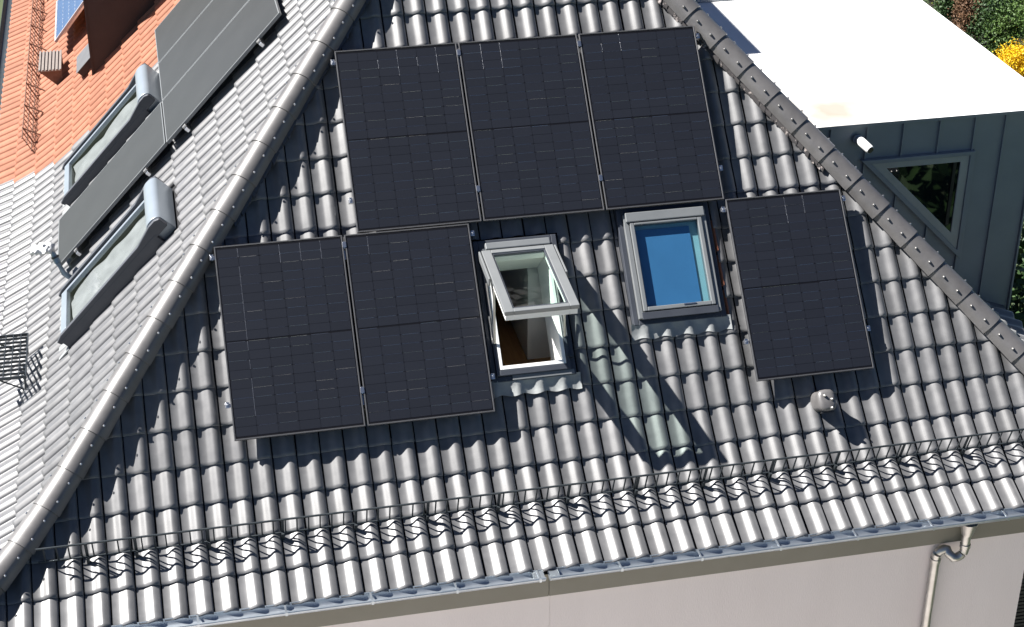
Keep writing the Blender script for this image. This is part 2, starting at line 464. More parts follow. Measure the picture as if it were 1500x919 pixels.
def tile_field(prof, side, x_lo, x_hi, phase, clips, holes=()):
    """list of (world frame, V, F or None) for a slope; clips(z0, z1) -> world half-spaces; holes: rects (x0,x1,y0,y1) in FM"""
    res = []
    for W0, za, zb in course_frames(prof, side):
        cl = clips(za, zb)
        k0 = math.floor((x_lo-phase)/CW); k1 = math.ceil((x_hi-phase)/CW)
        for k in range(k0, k1+1):
            j = rng.normal(0, 1, 4)
            W = W0 @ T((phase + k*CW + j[0]*.0012, j[1]*.0022, 0)) @ Matrix.Rotation(j[2]*.0035, 4, 'Z') @ Matrix.Rotation(j[3]*.004, 4, 'X')
            ctr = W @ Vector((CW/2, CL/2, .02))
            Wi = W.inverted(); V, F = TV, TF; full = True; gone = False
            for P, N in cl:
                p = Wi @ Vector(P); nn = Wi.to_3x3() @ Vector(N)
                V2, F2 = clip_faces(V, F, p, nn)
                if len(F2) != len(F) or V2 is not V: full = False
                V, F = V2, F2
                if not F: gone = True; break
            if gone: continue
            for (a, b, c, d) in holes:
                L = FM.inverted() @ ctr
                if L.x < a-.3 or L.x > b+.3 or L.y < c-.6 or L.y > d+.6: continue
                Q = Wi @ FM; Q3 = Q.to_3x3()
                pieces = []
                def half(V, F, u, v, n): return clip_faces(V, F, Q @ Vector((u, v, 0)), Q3 @ Vector(n))
                V1, F1 = half(V, F, a, 0, (-1,0,0)); pieces.append((V1, F1))
                V1, F1 = half(V, F, b, 0, (1,0,0)); pieces.append((V1, F1))
                Vm, Fm = half(V, F, a, 0, (1,0,0)); Vm, Fm = half(Vm, Fm, b, 0, (-1,0,0)) if Fm else ([], [])
                if Fm:
                    pieces.append(half(Vm, Fm, 0, c, (0,-1,0))); pieces.append(half(Vm, Fm, 0, d, (0,1,0)))
                VV = []; FF = []
                for (v_, f_) in pieces:
                    o = len(VV); VV += list(v_); FF += [tuple(i+o for i in q) for q in f_]
                area_now = len(FF)
                Vt, Ft = half(V, F, a, 0, (1,0,0)); Vt, Ft = half(Vt, Ft, b, 0, (-1,0,0)) if Ft else ([], [])
                Vt, Ft = half(Vt, Ft, 0, c, (0,1,0)) if Ft else ([], []); Vt, Ft = half(Vt, Ft, 0, d, (0,-1,0)) if Ft else ([], [])
                if Ft: V, F, full = VV, FF, False
            if not F: continue
            res.append((W, None if full else (V, F), ctr))
    return res

def place_tiles(items, key, budget, parent, stuff_parent=None):
    """the tiles that show largest become single parts, the others are joined"""
    scored = []
    for W, vf, ctr in items:
        x, y, d = proj(ctr)
        size = 1/d
        if not (-15 < x < 1515 and -15 < y < 934) or any(inside(p, x, y) for p in PANELS): size = 0
        if vf is not None: size *= 0.7
        scored.append(size)
    order = sorted(range(len(items)), key=lambda i: -scored[i])
    singles = set(i for i in order[:budget] if scored[i] > 0)
    VV = []; FF = []
    par = parent
    for i, (W, vf, ctr) in enumerate(items):
        if i in singles:
            me = tile_mesh[key] if vf is None else mesh_from('roof_tile', vf[0], vf[1], M[key], 40)
            o = bpy.data.objects.new('roof_tile', me)
            link(o, par[i] if isinstance(par, list) else par, W)
        else:
            V, F = vf or (TV, TF)
            o = len(VV); VV += [tuple(W @ Vector(q)) for q in V]; FF += [tuple(k+o for k in q) for q in F]
    return VV, FF, len(singles)

# ------------------------------------------------------------------ ground
GZ = -10.0
g = MB(); g.add([(-1500,-1500,GZ),(1500,-1500,GZ),(1500,1500,GZ),(-1500,1500,GZ)], [(0,1,2,3)])
tag(g.build('ground', 'grass'), kind='structure')
g = MB(); g.box(-16, 7.5, -18, -3.6, GZ-.2, GZ+.05)  # unseen pale ground, added to bounce sunlight onto the shaded wall
tag(g.build('bounce_ground', 'bounce_pale'), kind='structure')
# ------------------------------------------------------------------ panels: outlines first (they decide which tiles are hidden)
PW_, PH_, GAP = 1.134, 1.7394, 0.02
uL, vL, uR, vR = -1.2757, -1.7509, 3.4523, -1.744
front = [(0, 0, 'black solar panel nearest the left hip, first of the upper row of three'),
         (PW_+GAP, 0, 'black solar panel in the middle of the upper row of three'),
         (2*(PW_+GAP), 0, 'black solar panel at the right end of the upper row, above the closed blue skylight'),
         (uL, vL, 'lower left black solar panel with a bright vertical glint line, beside the hip ridge'),
         (uL+PW_+GAP, vL, 'black solar panel directly left of the open skylight'),
         (uR, vR, 'black solar panel standing alone right of the closed skylight, above the small roof vent')]
for u, v, _ in front:
    PANELS.append([proj(rw(a, b, 0))[:2] for a, b in ((u, v), (u+PW_, v), (u+PW_, v-PH_), (u, v-PH_))])
LH = 1.78
side_panels = [(1.60, -0.20, 'grey looking solar panel on the left roof slope, nearest to the hip ridge'),
               (1.60+1.15, -0.20, 'second grey solar panel of the left slope row, behind the nearest one'),
               (1.60+2.30, -0.20, 'far end grey solar panel of the left slope row, above the upper shuttered skylight'),
               (1.62, -0.20-LH-.02, 'grey solar panel between the two shuttered skylights on the left slope')]
for y, s, _ in side_panels:
    PANELS.append([proj(lw(a, b, 0))[:2] for a, b in ((y, s), (y+PW_, s), (y+PW_, s-LH), (y, s-LH))])

# ------------------------------------------------------------------ the house
house = empty('house', T((2, 0, GZ)), 'house with steep anthracite tiled hip roof, pale rendered wall and metal clad dormer', 'house')
SKY_C = (2.462, 3.250, -2.785, -1.790)            # closed skylight u0,u1,v0,v1
SKY_O = (1.085, 1.765, -3.170, -1.985)            # open skylight
holes_tile = [(SKY_C[0]-.055, SKY_C[1]+.075, SKY_C[2]-.06, SKY_C[3]+.10), (SKY_O[0]-.055, SKY_O[1]+.075, SKY_O[2]-.06, SKY_O[3]+.11)]
holes_deck = [(SKY_C[0]+.04, SKY_C[1]-.04, SKY_C[2]+.04, SKY_C[3]-.04), (SKY_O[0]+.03, SKY_O[1]-.03, SKY_O[2]+.03, SKY_O[3]-.03)]
Y_BACK = 20.0
def border_y(z):
    tab = [(-3.7, 5.75), (-3.3, 5.35), (-2.9, 5.05), (-2.5, 4.78), (-2.1, 4.58), (-1.6, 4.52), (-1.35, 4.65), (-1.1, 4.95), (9, 4.95)]
    for (a, ya), (b, yb) in zip(tab, tab[1:]):
        if z <= b: return ya + (yb-ya)*max(0, z-a)/(b-a)
    return 4.95

Z_RIDGE = rw(0, V_APEX, DAT).z
def deck(side, lower=.03):
    b = MB()
    prof = {'m': prof_m, 'l': prof_l, 'r': prof_r}[side]
    for (a, za), (c, zc) in zip(prof, prof[1:]):
        za2 = min(za, Z_RIDGE)
        if zc >= Z_RIDGE - 1e-3: continue
        pts = []
        if side == 'm':
            q = [(xl(zc), ym(zc), zc), (xr(zc), ym(zc), zc), (xr(za2), ym(za2), za2), (xl(za2), ym(za2), za2)]
        elif side == 'l':
            yb = border_y((za+zc)/2)
            q = [(xl(zc), yb, zc), (xl(zc), ym(zc), zc), (xl(za2), ym(za2), za2), (xl(za2), yb, za2)]
        else:
            q = [(xr(zc), ym(zc), zc), (xr(zc), Y_BACK, zc), (xr(za2), Y_BACK, za2), (xr(za2), ym(za2), za2)]
        V = [(x, y, z-lower) for x, y, z in q]; F = [(0,1,2,3)]
        polys = [(V, F)]
        if side == 'm':
            W3 = FM.to_3x3()
            for h in holes_deck:
                new = []
                for V, F in polys:
                    c_ = lambda V, F, u, v, n: clip_faces(V, F, FM @ Vector((u, v, 0)), W3 @ Vector(n)) if F else ([], [])
                    new.append(c_(V, F, h[0], 0, (-1,0,0))); new.append(c_(V, F, h[1], 0, (1,0,0)))
                    m_ = c_(V, F, h[0], 0, (1,0,0)); m_ = c_(*m_, h[1], 0, (-1,0,0))
                    new.append(c_(*m_, 0, h[2], (0,-1,0))); new.append(c_(*m_, 0, h[3], (0,1,0)))
                polys = [p for p in new if p[1]]
        for V, F in polys: b.add(V, F)
    return b
deck_m = deck('m').build('roof_deck', 'deck', house)
deck_l = deck('l').build('roof_deck', 'deck', house)
deck_r = deck('r').build('roof_deck', 'deck', house)

def hip_planes(side):
    def f(za, zb):
        ya, yb = ym(za), ym(zb)
        out = []
        def pl(xa, xb, sign):
            d = Vector((xa-xb, ya-yb, 0)); n = Vector((d.y, -d.x, 0)).normalized()
            if n.x*sign < 0: n = -n
            return (Vector((xb, yb, 0)), n)
        if side == 'm': out = [pl(xl(za), xl(zb), 1), pl(xr(za), xr(zb), -1)]
        if side == 'l': out = [pl(xl(za), xl(zb), -1)]
        if side == 'r': out = [pl(xr(za), xr(zb), 1)]
        out.append((Vector((0, 0, Z_RIDGE+.03)), Vector((0, 0, -1))))
        return out
    return f
it_m = tile_field(prof_m, 'm', -4.2, 7.6, -1.373, hip_planes('m'), holes_tile)
it_l_all = tile_field(prof_l, 'l', -5.9, 3.6, 0.03, hip_planes('l'))
it_r = tile_field(prof_r, 'r', -3.6, 7.0, 0.0, hip_planes('r'))
LSKY = [(3.19, 4.21), (-0.02, 1.00)]             # y ranges of the two shuttered skylights
it_l = []
for W, vf, ctr in it_l_all:
    s = (FL.inverted() @ ctr).y
    if ctr.y > border_y(ctr.z): continue
    if any(a+.02 < ctr.y < b-.02 for a, b in LSKY) and -3.70 < s < -2.15: continue
    it_l.append((W, vf, ctr))
items = it_m + it_l + it_r
parents = [deck_m]*len(it_m) + [deck_l]*len(it_l) + [deck_r]*len(it_r)
VV, FF, n1 = place_tiles(items, 'tile', 300, parents)
rest = bpy.data.objects.new('roof_tiles', mesh_from('roof_tiles', VV, FF, M['tile'], 40))
link(rest, house); tag(rest, kind='stuff')

# hip and ridge tiles
def hip_path(side):
    pts = []
    z = Z_RIDGE
    while z > Z_EAVE - .02:
        pts.append(Vector((xl(z) if side == 'l' else xr(z), ym(z), z))); z -= .02
    return pts
def along(pts, d):
    for a, b in zip(pts, pts[1:]):
        l = (b-a).length
        if d <= l: return a + (b-a)*(d/l)
        d -= l
    a, b = pts[-2], pts[-1]; return b + (b-a).normalized()*d
def ridge_tile_vf(L=.375, r0=.1255, r1=.1175, seg=12, drop=.045):
    V = []; F = []
    prof = [(-.05, r1-.004), (L*.5, (r0+r1)/2-.002), (L-.02, r0), (L-.003, r0+.001), (L, r0-.006), (L, r0-.02)]
    for y, r in prof:
        V.append((-r, -y, -drop))
        for k in range(seg+1):
            t = math.pi*k/seg; V.append((-r*math.cos(t), -y, r*.92*math.sin(t)))
        V.append((r, -y, -drop))
    n = seg+3
    for i in range(len(prof)-1):
        for k in range(n-1): F.append((i*n+k, (i+1)*n+k, (i+1)*n+k+1, i*n+k+1))
    return V, [tuple(reversed(f)) for f in F]
RV, RF = ridge_tile_vf()
ridge_mesh = mesh_from('hip_tile', RV, RF, M['hip'], 50)
sb = MB(); sb.path([(0,0,-.004), (0,0,.004), (0,0,.0085)], [.0105, .0105, .006], 8)
screw_mesh = mesh_from('screw', sb.v, sb.f, M['screw'], 40)
cb = MB(); cb.path([(0,0,-.006), (0,0,.016), (0,0,.020)], [.013, .009, .004], 8)
stud_mesh = mesh_from('screw', cb.v, cb.f, M['zinc_pale'], 40)
HIP_RAISE = .092
def hip_run(side, phase, step=.3735):
    pts = hip_path(side)
    total = sum((b-a).length for a, b in zip(pts, pts[1:]))
    d = phase
    while d < total + .1:
        a = along(pts, max(d, 0)); b = along(pts, d+step)
        Y = (a-b).normalized(); Z = (Vector((0,0,1)) - Y*Y.z).normalized(); X = Y.cross(Z)
        W = fr(a + Vector((0,0,HIP_RAISE)), X, Y, Z) @ Matrix.Rotation(rng.normal(0,.006), 4, 'Y') @ Matrix.Rotation(rng.normal(0,.006), 4, 'Z')
        o = bpy.data.objects.new('hip_tile', ridge_mesh); link(o, house, W)
        mm = screw_mesh if side == 'l' else stud_mesh
        for ang, y in ((-58, -.10), (-58, -.28), (58, -.10), (58, -.28)):
            t = R(ang); r = .119 + .016*(-y)/.375
            sW = W @ T((r*math.sin(t), y, r*.92*math.cos(t))) @ Matrix.Rotation(t, 4, 'Y')
            s_ = bpy.data.objects.new('screw', mm); link(s_, o, sW)
        d += step
    # mortar and mesh strip under the hip, seen as pale bits between tiles and hip tile
    return pts
def hip_phase(side, v):
    z = rw(0, v, 0).z - .24
    pts = hip_path(side); d = 0
    for a, b in zip(pts, pts[1:]):
        if b.z <= z: return d + (a.z - z)/max(1e-6, a.z-b.z)*(b-a).length
        d += (b-a).length
    return d
ph = hip_phase('l', -.547+.02) - .127; hip_l = hip_run('l', ph % .3735 - .3735)
ph = hip_phase('r', -.466+.02) - .12; hip_r = hip_run('r', ph % .3735 - .3735)
for pts in (hip_l, hip_r):                        # pleated hip roll under the hip tiles
    b = MB()
    P = [along(pts, .04*i) for i in range(int(5.2/.04))]
    for i in range(len(P)-1):
        Y = (P[i+1]-P[i]).normalized(); X = Y.cross(Vector((0,0,1))).normalized()
        for sgn in (-1, 1):
            w = .112 + .022*random.random()
            a, c = P[i] + Vector((0,0,.085)), P[i+1] + Vector((0,0,.085))
            e = X*sgn*w + Vector((0,0,-.095 + .012*random.random()))
            v = [a + X*sgn*.05, c + X*sgn*.05, c + e, a + e]
            b.add(v + [q - Vector((0,0,.02)) for q in v], [(0,1,2,3),(4,5,6,7),(2,3,7,6),(0,3,7,4),(1,2,6,5)])
    b.build('hip_roll', 'mortar' if pts is hip_r else 'flash', house)
# main ridge running back from the apex
rb = []
p0 = Vector((xl(Z_RIDGE-.001), ym(Z_RIDGE), Z_RIDGE)); p0.x = (xl(Z_RIDGE)+xr(Z_RIDGE))/2
for k in range(24):
    W = fr(p0 + Vector((0, .3735*k - .1, HIP_RAISE)), (1,0,0), (0,1,0), (0,0,1))
    o = bpy.data.objects.new('hip_tile', ridge_mesh); link(o, house, W)

# ------------------------------------------------------------------ wave apron below a skylight
def tile_z(u):
    x = (u + 1.373) % CW
    for (a, za), (b, zb) in zip(TP, TP[1:]):
        if x <= b: return za + (zb-za)*(x-a)/(b-a)
    return .003
def apron(u0, u1, v1, depth, nz, parent, seed):
    rr = random.Random(seed)
    n = int((u1-u0)/.012); V = []; F = []; rows = 6
    for r in range(rows):
        t = r/(rows-1)
        for i in range(n+1):
            u = u0 + (u1-u0)*i/n
            tz = sum(tile_z(u+q) for q in (-.02, -.01, 0, .01, .02))/5
            zlow = DAT + .034 + tz*1.05
            z = nz*(1-t)**2 + zlow*(1-(1-t)**2)
            v = v1 - depth*t - (0.010*math.sin(u*31+seed) + .012*tz/.04 if r == rows-1 else 0)
            V.append((u, v, z + rr.gauss(0, .0012)))
    for r in range(rows-1):
        for i in range(n): F.append((r*(n+1)+i, (r+1)*(n+1)+i, (r+1)*(n+1)+i+1, r*(n+1)+i+1))
    m = len(V); V += [(x, y, z-.006) for x, y, z in V[-(n+1):]]
    for i in range(n): F.append(((rows-1)*(n+1)+i, m+i, m+i+1, (rows-1)*(n+1)+i+1))
    b = MB(); b.add(V, F); return b.build('apron_flashing', 'lead', parent, FM, smooth=60)

# ------------------------------------------------------------------ closed skylight
def skylight_base(W, w, h, parent):
    f = MB(); f.rect(-.05, w+.05, -.05, h+.085, .05, .05, .05, .085, -.175, -.085); f.build('flashing', 'flash', parent, W, bevel=.006)
u0, u1, v0, v1 = SKY_C
WC = FM @ T((u0, v0, 0)); w, h = u1-u0, v1-v0
sk = empty('skylight', WC, None, None, None, house); sk['label'] = 'closed skylight with a blue pane and pale grey frame'
skylight_base(WC, w, h, sk)
b = MB(); b.rect(0, w, 0, h, .045, .045, .06, .085, -.17, -.050); b.build('cover_frame', 'win_alu', sk, WC, bevel=.005)
b = MB(); b.rect(.049, w-.049, .064, h-.089, .040, .040, .038, .022, -.12, -.030); b.build('sash', 'win_alu', sk, WC, bevel=.006)
b = MB(); b.box(.015, w-.015, h-.082, h+.01, -.049, -.022); b.build('hood', 'win_alu', sk, WC, bevel=.008)
b = MB(); b.box(.03, w-.03, -.012, .055, -.049, -.036); b.build('lower_cover', 'flash', sk, WC, bevel=.004)  # dark strip standing in for the shaded front face below the sash
b = MB(); b.box(.09, w-.09, .103, h-.112, -.058, -.052); b.build('pane', 'glass_coated', sk, WC)
b = MB(); b.box(.085, w-.165, .099, h-.150, -.098, -.092); b.build('blind', 'blind', sk, WC)
b = MB(); b.box(.089, w-.089, .100, h-.110, -.112, -.106); b.build('lit_strip_board', 'teal_lining', sk, WC)  # pale board added to stand in for sunlit lining beside the blind
b = MB(); b.rect(.07, w-.07, .08, h-.09, .018, .018, .018, .018, -.40, -.121); b.box(.07, w-.07, .08, h-.09, -.42, -.402); b.build('reveal', 'teal_lining', sk, WC)
b = MB(); b.box(w*.55, w*.70, .088, .098, -.030, -.024); b.build('handle', 'alu', sk, WC)
apron(u0-.075, u1+.085, v0-.035, .135, -.086, sk, 3)

# ------------------------------------------------------------------ open skylight
u0, u1, v0, v1 = SKY_O
WO = FM @ T((u0, v0, 0)); w, h = u1-u0, v1-v0
so = empty('skylight', WO, None, None, None, house); so['label'] = 'skylight swung wide open, its glazed sash tilted out over the tiles'
skylight_base(WO, w, h, so)
b = MB(); b.rect(0, w, 0, h, .030, .030, .05, .06, -.17, -.055); b.build('cover_frame', 'flash', so, WO, bevel=.005)
b = MB(); b.rect(.034, w-.034, .054, h-.064, .030, .034, .036, .03, -.17, -.060); b.build('casing', 'white_wood', so, WO, bevel=.004)
b = MB(); b.box(.14, w+.03, -.045, .0, -.084, -.074); b.build('lower_cover', 'win_alu', so, WO, bevel=.003)
b = MB(); b.rect(.05, w-.05, .07, h-.08, .016, .016, .016, .016, -.55, -.171); b.build('reveal', 'white_wood', so, WO)
apron(u0-.075, u1+.085, v0-.035, .135, -.086, so, 8)
OPEN = 42.6
WS = FM @ T((u0, v1-.035, -.045)) @ Matrix.Rotation(R(-OPEN), 4, 'X')
SL = 1.035                                          # local: x across, y=0 at the hinge, -SL at the free end
b = MB(); b.rect(.008, w-.008, -SL, -.02, .084, .084, .050, .055, -.010, .032); b.build('sash', 'win_alu', so, WS, bevel=.005)
b = MB(); b.rect(.020, w-.020, -SL+.012, -.03, .074, .074, .038, .05, -.068, -.0105); b.build('sash', 'white_wood', so, WS, bevel=.004)
b = MB(); b.rect(.093, w-.093, -SL+.051, -.076, .014, .014, .03, .012, -.004, .020); b.build('glazing_bead', 'flash', so, WS, bevel=.003)
b = MB(); b.box(.094, w-.094, -SL+.053, -.078, -.003, .003); b.build('pane', 'glass', so, WS)
b = MB(); b.box(.05, w-.03, -.02, .045, -.01, .045); b.build('hood', 'win_alu', so, WO @ T((0, h-.01, -.045)) @ Matrix.Rotation(R(-8), 4, 'X'), bevel=.008)
for xa in (-.019, w+.001):
    b = MB(); b.box(xa, xa+.018, -SL+.55, -.02, -.05, .026); b.build('side_cover', 'win_alu', so, WS @ T((0,0,-.002)), bevel=.004)
for xx, nm in ((.018, 0), (w-.018, 1)):
    P0 = FM.inverted() @ WS @ Vector((xx, -SL*.52, -.045))
    a = Vector((u0+xx, v0+.30, -.05)); 
    b = MB(); b.path([a, P0], .011, 6); b.build('stay_arm', 'zinc_pale', so, FM)
    b = MB(); b.path([a + Vector((0,.05,-.01)), Vector((u0+xx, v0+.86, -.05))], .009, 6); b.path([a + Vector((.02 if nm else -.02,.0,-.01)), Vector((u0+xx+(.02 if nm else -.02), v0+.55, -.04))], .009, 6)
    b.build('stay_rail', 'zinc_pale', so, FM)
b = MB(); b.box(w-.01, w+.035, .10, .125, -.075, -.02); b.build('stay_bracket', 'steel_dark', so, WO)
# the room below it: wooden floor, white walls and sloping ceiling
RX0, RX1, RYB = -.25, 3.20, 2.30
b = MB(); b.box(RX0, RX1, -2.15, RYB, -3.0, -2.9); b.build('room_floor', 'floor_wood', house)
b = MB(); b.prism([(-1.0,-2.899), (RYB-.01,-2.899), (RYB-.01,-.80), (.10,-.80), (-1.0,-1.98)], 1.61, RX1-.01); b.build('room_wall', 'room_wall', house)
W3 = FM.to_3x3(); NC = -.545
def cl_(V, F, u, v, n): return clip_faces(V, F, FM @ Vector((u, v, 0)), W3 @ Vector(n)) if F else ([], [])
V = [tuple(FM @ Vector(q)) for q in ((RX0,-3.25,NC),(RX1,-3.25,NC),(RX1,-.25,NC),(RX0,-.25,NC))]; F = [(0,1,2,3)]
ho = (u0+.05, u1-.05, v0+.07, v1-.08)
b = MB()
b.add(*cl_(V, F, ho[0], 0, (-1,0,0))); b.add(*cl_(V, F, ho[1], 0, (1,0,0)))
m_ = cl_(V, F, ho[0], 0, (1,0,0)); m_ = cl_(*m_, ho[1], 0, (-1,0,0))
b.add(*cl_(*m_, 0, ho[2], (0,-1,0))); b.add(*cl_(*m_, 0, ho[3], (0,1,0)))
top = FM @ Vector((0, -.25, NC)); low = FM @ Vector((0, -3.25, NC))
b.add([(RX0, top.y, top.z), (RX1, top.y, top.z), (RX1, RYB, top.z), (RX0, RYB, top.z)], [(0,1,2,3)])
b.add([(RX0, RYB, top.z), (RX1, RYB, top.z), (RX1, RYB, -2.899), (RX0, RYB, -2.899)], [(0,1,2,3)])
b.add([(RX0, low.y, low.z), (RX1, low.y, low.z), (RX1, low.y, -2.899), (RX0, low.y, -2.899)], [(0,1,2,3)])
for x in (RX0, RX1): b.add([(x, low.y, -2.899), (x, RYB, -2.899), (x, RYB, top.z), (x, top.y, top.z), (x, low.y, low.z)], [(0,1,2,3,4)])
b.build('room_ceiling', 'room_wall', house)

# ------------------------------------------------------------------ shuttered skylights on the left slope
def shuttered(y0, y1, label):
    w = y1-y0; s0, s1 = -3.74, -2.30; h = s1-s0
    W = FL @ T((-y1, s0, -.045))
    e = empty('skylight', W, None, None, None, house); e['label'] = label
    b = MB(); b.rect(0, w, 0, h, .07, .07, .09, .05, -.19, .015); b.build('frame', 'shutter_side', e, W, bevel=.006)
    b = MB(); b.rect(.074, w-.074, .02, h-.054, .045, .045, .085, .03, -.02, .030); b.build('sash', 'shutter', e, W, bevel=.006)
    b = MB(); b.box(.12, w-.12, .106, h-.085, .010, .016); b.build('pane', 'glass_dull', e, W)
    # pale curtain hanging in folds behind the pane
    V = []; F = []; nx, ny = 26, 26
    for j in range(ny+1):
        for i in range(nx+1):
            x = .118 + (w-.236)*i/nx; y = .10 + (h-.185)*j/ny
            z = -.055 - .010*math.sin(9*x+4*math.sin(5*y+y0)) - .012*math.sin(6*y+3*math.cos(7*x+y0))
            V.append((x, y, z))
    for j in range(ny):
        for i in range(nx): F.append((j*(nx+1)+i, j*(nx+1)+i+1, (j+1)*(nx+1)+i+1, (j+1)*(nx+1)+i))
    b = MB(); b.add(V, F); b.build('curtain', 'curtain', e, W, smooth=60)
    for x in (0.002, w-.052):                       # guide rails of the shutter, deeper towards the top
        b = MB(); b.prism([(-.02, -.02), (h+.155, -.02), (h+.155, .085), (h+.11, .108), (h+.03, .108), (h-.08, .085), (h-.20, .060), (.05, .052), (-.03, .03)], x, x+.05)
        b.build('guide_rail', 'shutter_side', e, W, bevel=.008)
    n = 10; poly = [(h-.035, .018), (h-.035, .062)] + [(h+.065 - .098*math.cos(math.pi*t/n*1.0), .065 + .058*math.sin(math.pi*t/n)) for t in range(n+1)] + [(h+.163, -.12), (h+.0, -.12)]
    b = MB(); b.prism(poly, .054, w-.054); b.build('shutter_box', 'shutter', e, W, bevel=.006, smooth=40)
    b = MB(); b.box(-.03, w+.03, -.16, -.005, -.105, -.085); b.build('apron_flashing', 'lead', e, W, bevel=.004)
    return e
shuttered(*LSKY[0], 'shuttered skylight further back on the left slope, close to the terracotta tiles')
shuttered(*LSKY[1], 'shuttered skylight nearer the hip ridge on the left slope, grey shutter box at its top')

# ------------------------------------------------------------------ eave: gutter, fascia, wall, downpipe
XA, XB = -4.4, 7.3
GY, GZt, GR = -3.490, -3.545, .066
b = MB(); seg = 10
def gutter(x0, x1):
    V = []; F = []
    for x in (x0, x1):
        for r in (GR, GR-.006):
            for k in range(seg+1):
                t = math.pi + math.pi*k/seg; V.append((x, GY + r*math.cos(t), GZt + r*math.sin(t)))
    n = seg+1
    for k in range(seg):
        F += [(k, k+1, 2*n+k+1, 2*n+k), (n+k, 3*n+k, 3*n+k+1, n+k+1), (k, n+k, n+k+1, k+1), (2*n+k, 2*n+k+1, 3*n+k+1, 3*n+k)]
    F += [(n, 0, 2*n, 3*n), (n-1, 2*n-1, 4*n-1, 3*n-1)]
    b.add(V, F)
    b.path([(x0, GY-GR-.004, GZt+.004), (x1, GY-GR-.004, GZt+.004)], .011, 8)
gutter(XA, 1.20); gutter(1.245, XB)
gut = b.build('gutter', 'zinc', house, smooth=40)
b = MB(); b.box(1.10, 1.199, GY-GR+.01, GY+GR-.004, GZt-.012, GZt-.006); b.box(1.246, 1.33, GY-GR+.01, GY+GR-.004, GZt-.012, GZt-.006); b.build('joint_plate', 'zinc', gut)
for x in np.arange(-3.9, 7.2, .72):
    b = MB(); b.box(x, x+.016, GY-GR-.012, GY+GR, GZt-.006, GZt+.000); b.box(x, x+.020, GY-GR-.0185, GY-GR-.0155, GZt-.022, GZt+.012); b.build('gutter_bracket', 'zinc', gut)
for x0, x1 in ((XA, 1.268), (1.272, XB)):
    b = MB(); b.box(x0, x1, -3.39, -3.37, -3.875, -3.60); b.build('fascia_board', 'fascia', house, bevel=.003)
b = MB(); b.box(-4.3, 1.288, -3.345, -3.05, GZ, -3.60); b.build('wall', 'render', house)
b = MB(); b.box(1.290, 5.865, -3.340, -3.05, GZ, -3.60); b.build('wall', 'render', house)
b = MB(); b.box(5.62, 5.86, -3.049, 12, GZ, -3.62); b.box(-3.3, 5.6, 11.7, 12, GZ, -3.62); b.box(-3.5, -3.3, -3.049, 20, GZ, -3.7); b.build('wall', 'render', house)
b = MB()
PX, PY = 5.135, -3.478
b.path([(PX, PY, GZt-.055), (PX, PY, -3.70), (PX, PY, -3.735)], [.085, .06, .052], 12); b.build('gutter_outlet', 'zinc_pale', house, smooth=50)
b = MB()
pts = [(PX, PY, -3.70), (PX, PY, -3.90)]
for k in range(1, 9):                               # first bend: down to sideways-back
    t = R(100)*k/8; pts.append((PX - .085*(1-math.cos(t)), PY, -3.90 - .085*math.sin(t)))
p = Vector(pts[-1]); q = Vector((PX-.215, PY+.06, -3.915))
for k in range(1, 3): pts.append(tuple(p.lerp(Vector((PX-.14, PY+.03, -3.945)), k/2)))
for k in range(0, 8):
    t = R(95)*(1-k/7); pts.append((PX-.15-.075*math.cos(t), PY+.06+.02*k/7, -3.995 + .075*math.sin(t)))
pts += [(PX-.226, PY+.085, -4.06), (PX-.226, PY+.085, GZ)]
dp = b.path(pts, .041, 14).build('downpipe', 'zinc_pale', house, smooth=50)
for (x, y, z) in ((PX, PY, -3.86), (PX-.226, PY+.085, -4.05), (PX-.226, PY+.085, -6.0)):
    b = MB(); b.path([(x, y, z-.018), (x, y, z+.018)], .049, 14); b.build('pipe_collar', 'zinc_pale', dp, smooth=50)

# ------------------------------------------------------------------ roof vent pipe
VU, VVv = 4.046, -3.70
WV = FM @ T((VU, VVv-.02, DAT)) @ Matrix.Scale(1.3, 4)
b = MB()
sect = [(-.055,0),(-.062,.03),(-.062,.10)]
def blob(lev):
    V = []; F = []; n = 16
    for (z, rx, ry, cy) in lev:
        for k in range(n):
            t = 2*math.pi*k/n; c, s = math.cos(t), math.sin(t)
            e = .62
            V.append((rx*math.copysign(abs(c)**e, c), cy + ry*math.copysign(abs(s)**e, s), z))
    for i in range(len(lev)-1):
        for k in range(n): F.append((i*n+k, i*n+(k+1) % n, (i+1)*n+(k+1) % n, (i+1)*n+k))
    F.append(tuple((len(lev)-1)*n+k for k in range(n)))
    return V, F
b.add(*blob([(0,.066,.075,0),(.05,.064,.072,0),(.12,.062,.070,-.01),(.17,.066,.078,-.016),(.185,.066,.078,-.018),(.20,.058,.070,-.018),(.207,.040,.05,-.018)]))
vent = b.build('roof_vent', 'hip', house, WV, smooth=50)
b = MB(); b.box(-.045, .045, -.100, -.094, .135, .165); b.build('vent_slot', 'black', vent, WV)
for x, y in ((-.02,.03),(.03,-.0),(.02,-.06)):
    o = bpy.data.objects.new('screw', stud_mesh); link(o, vent, WV @ T((x, y-.018, .205)))

# pale bare edges of the cut tiles beside the closed skylight
b = MB()
for k in range(3):
    v = -1.90 - CL*k + .335*.0
    b.add([(3.318, v, -.148), (3.338, v, -.12), (3.330, v-.30, -.095), (3.312, v-.30, -.14), (3.318, v, -.165), (3.338, v, -.165), (3.330, v-.30, -.165), (3.312, v-.30, -.165)],
          [(0,1,2,3),(0,3,7,4),(2,1,5,6),(3,2,6,7),(0,4,5,1)])
b.build('cut_tile_edge', 'terracotta_edge', house, FM)

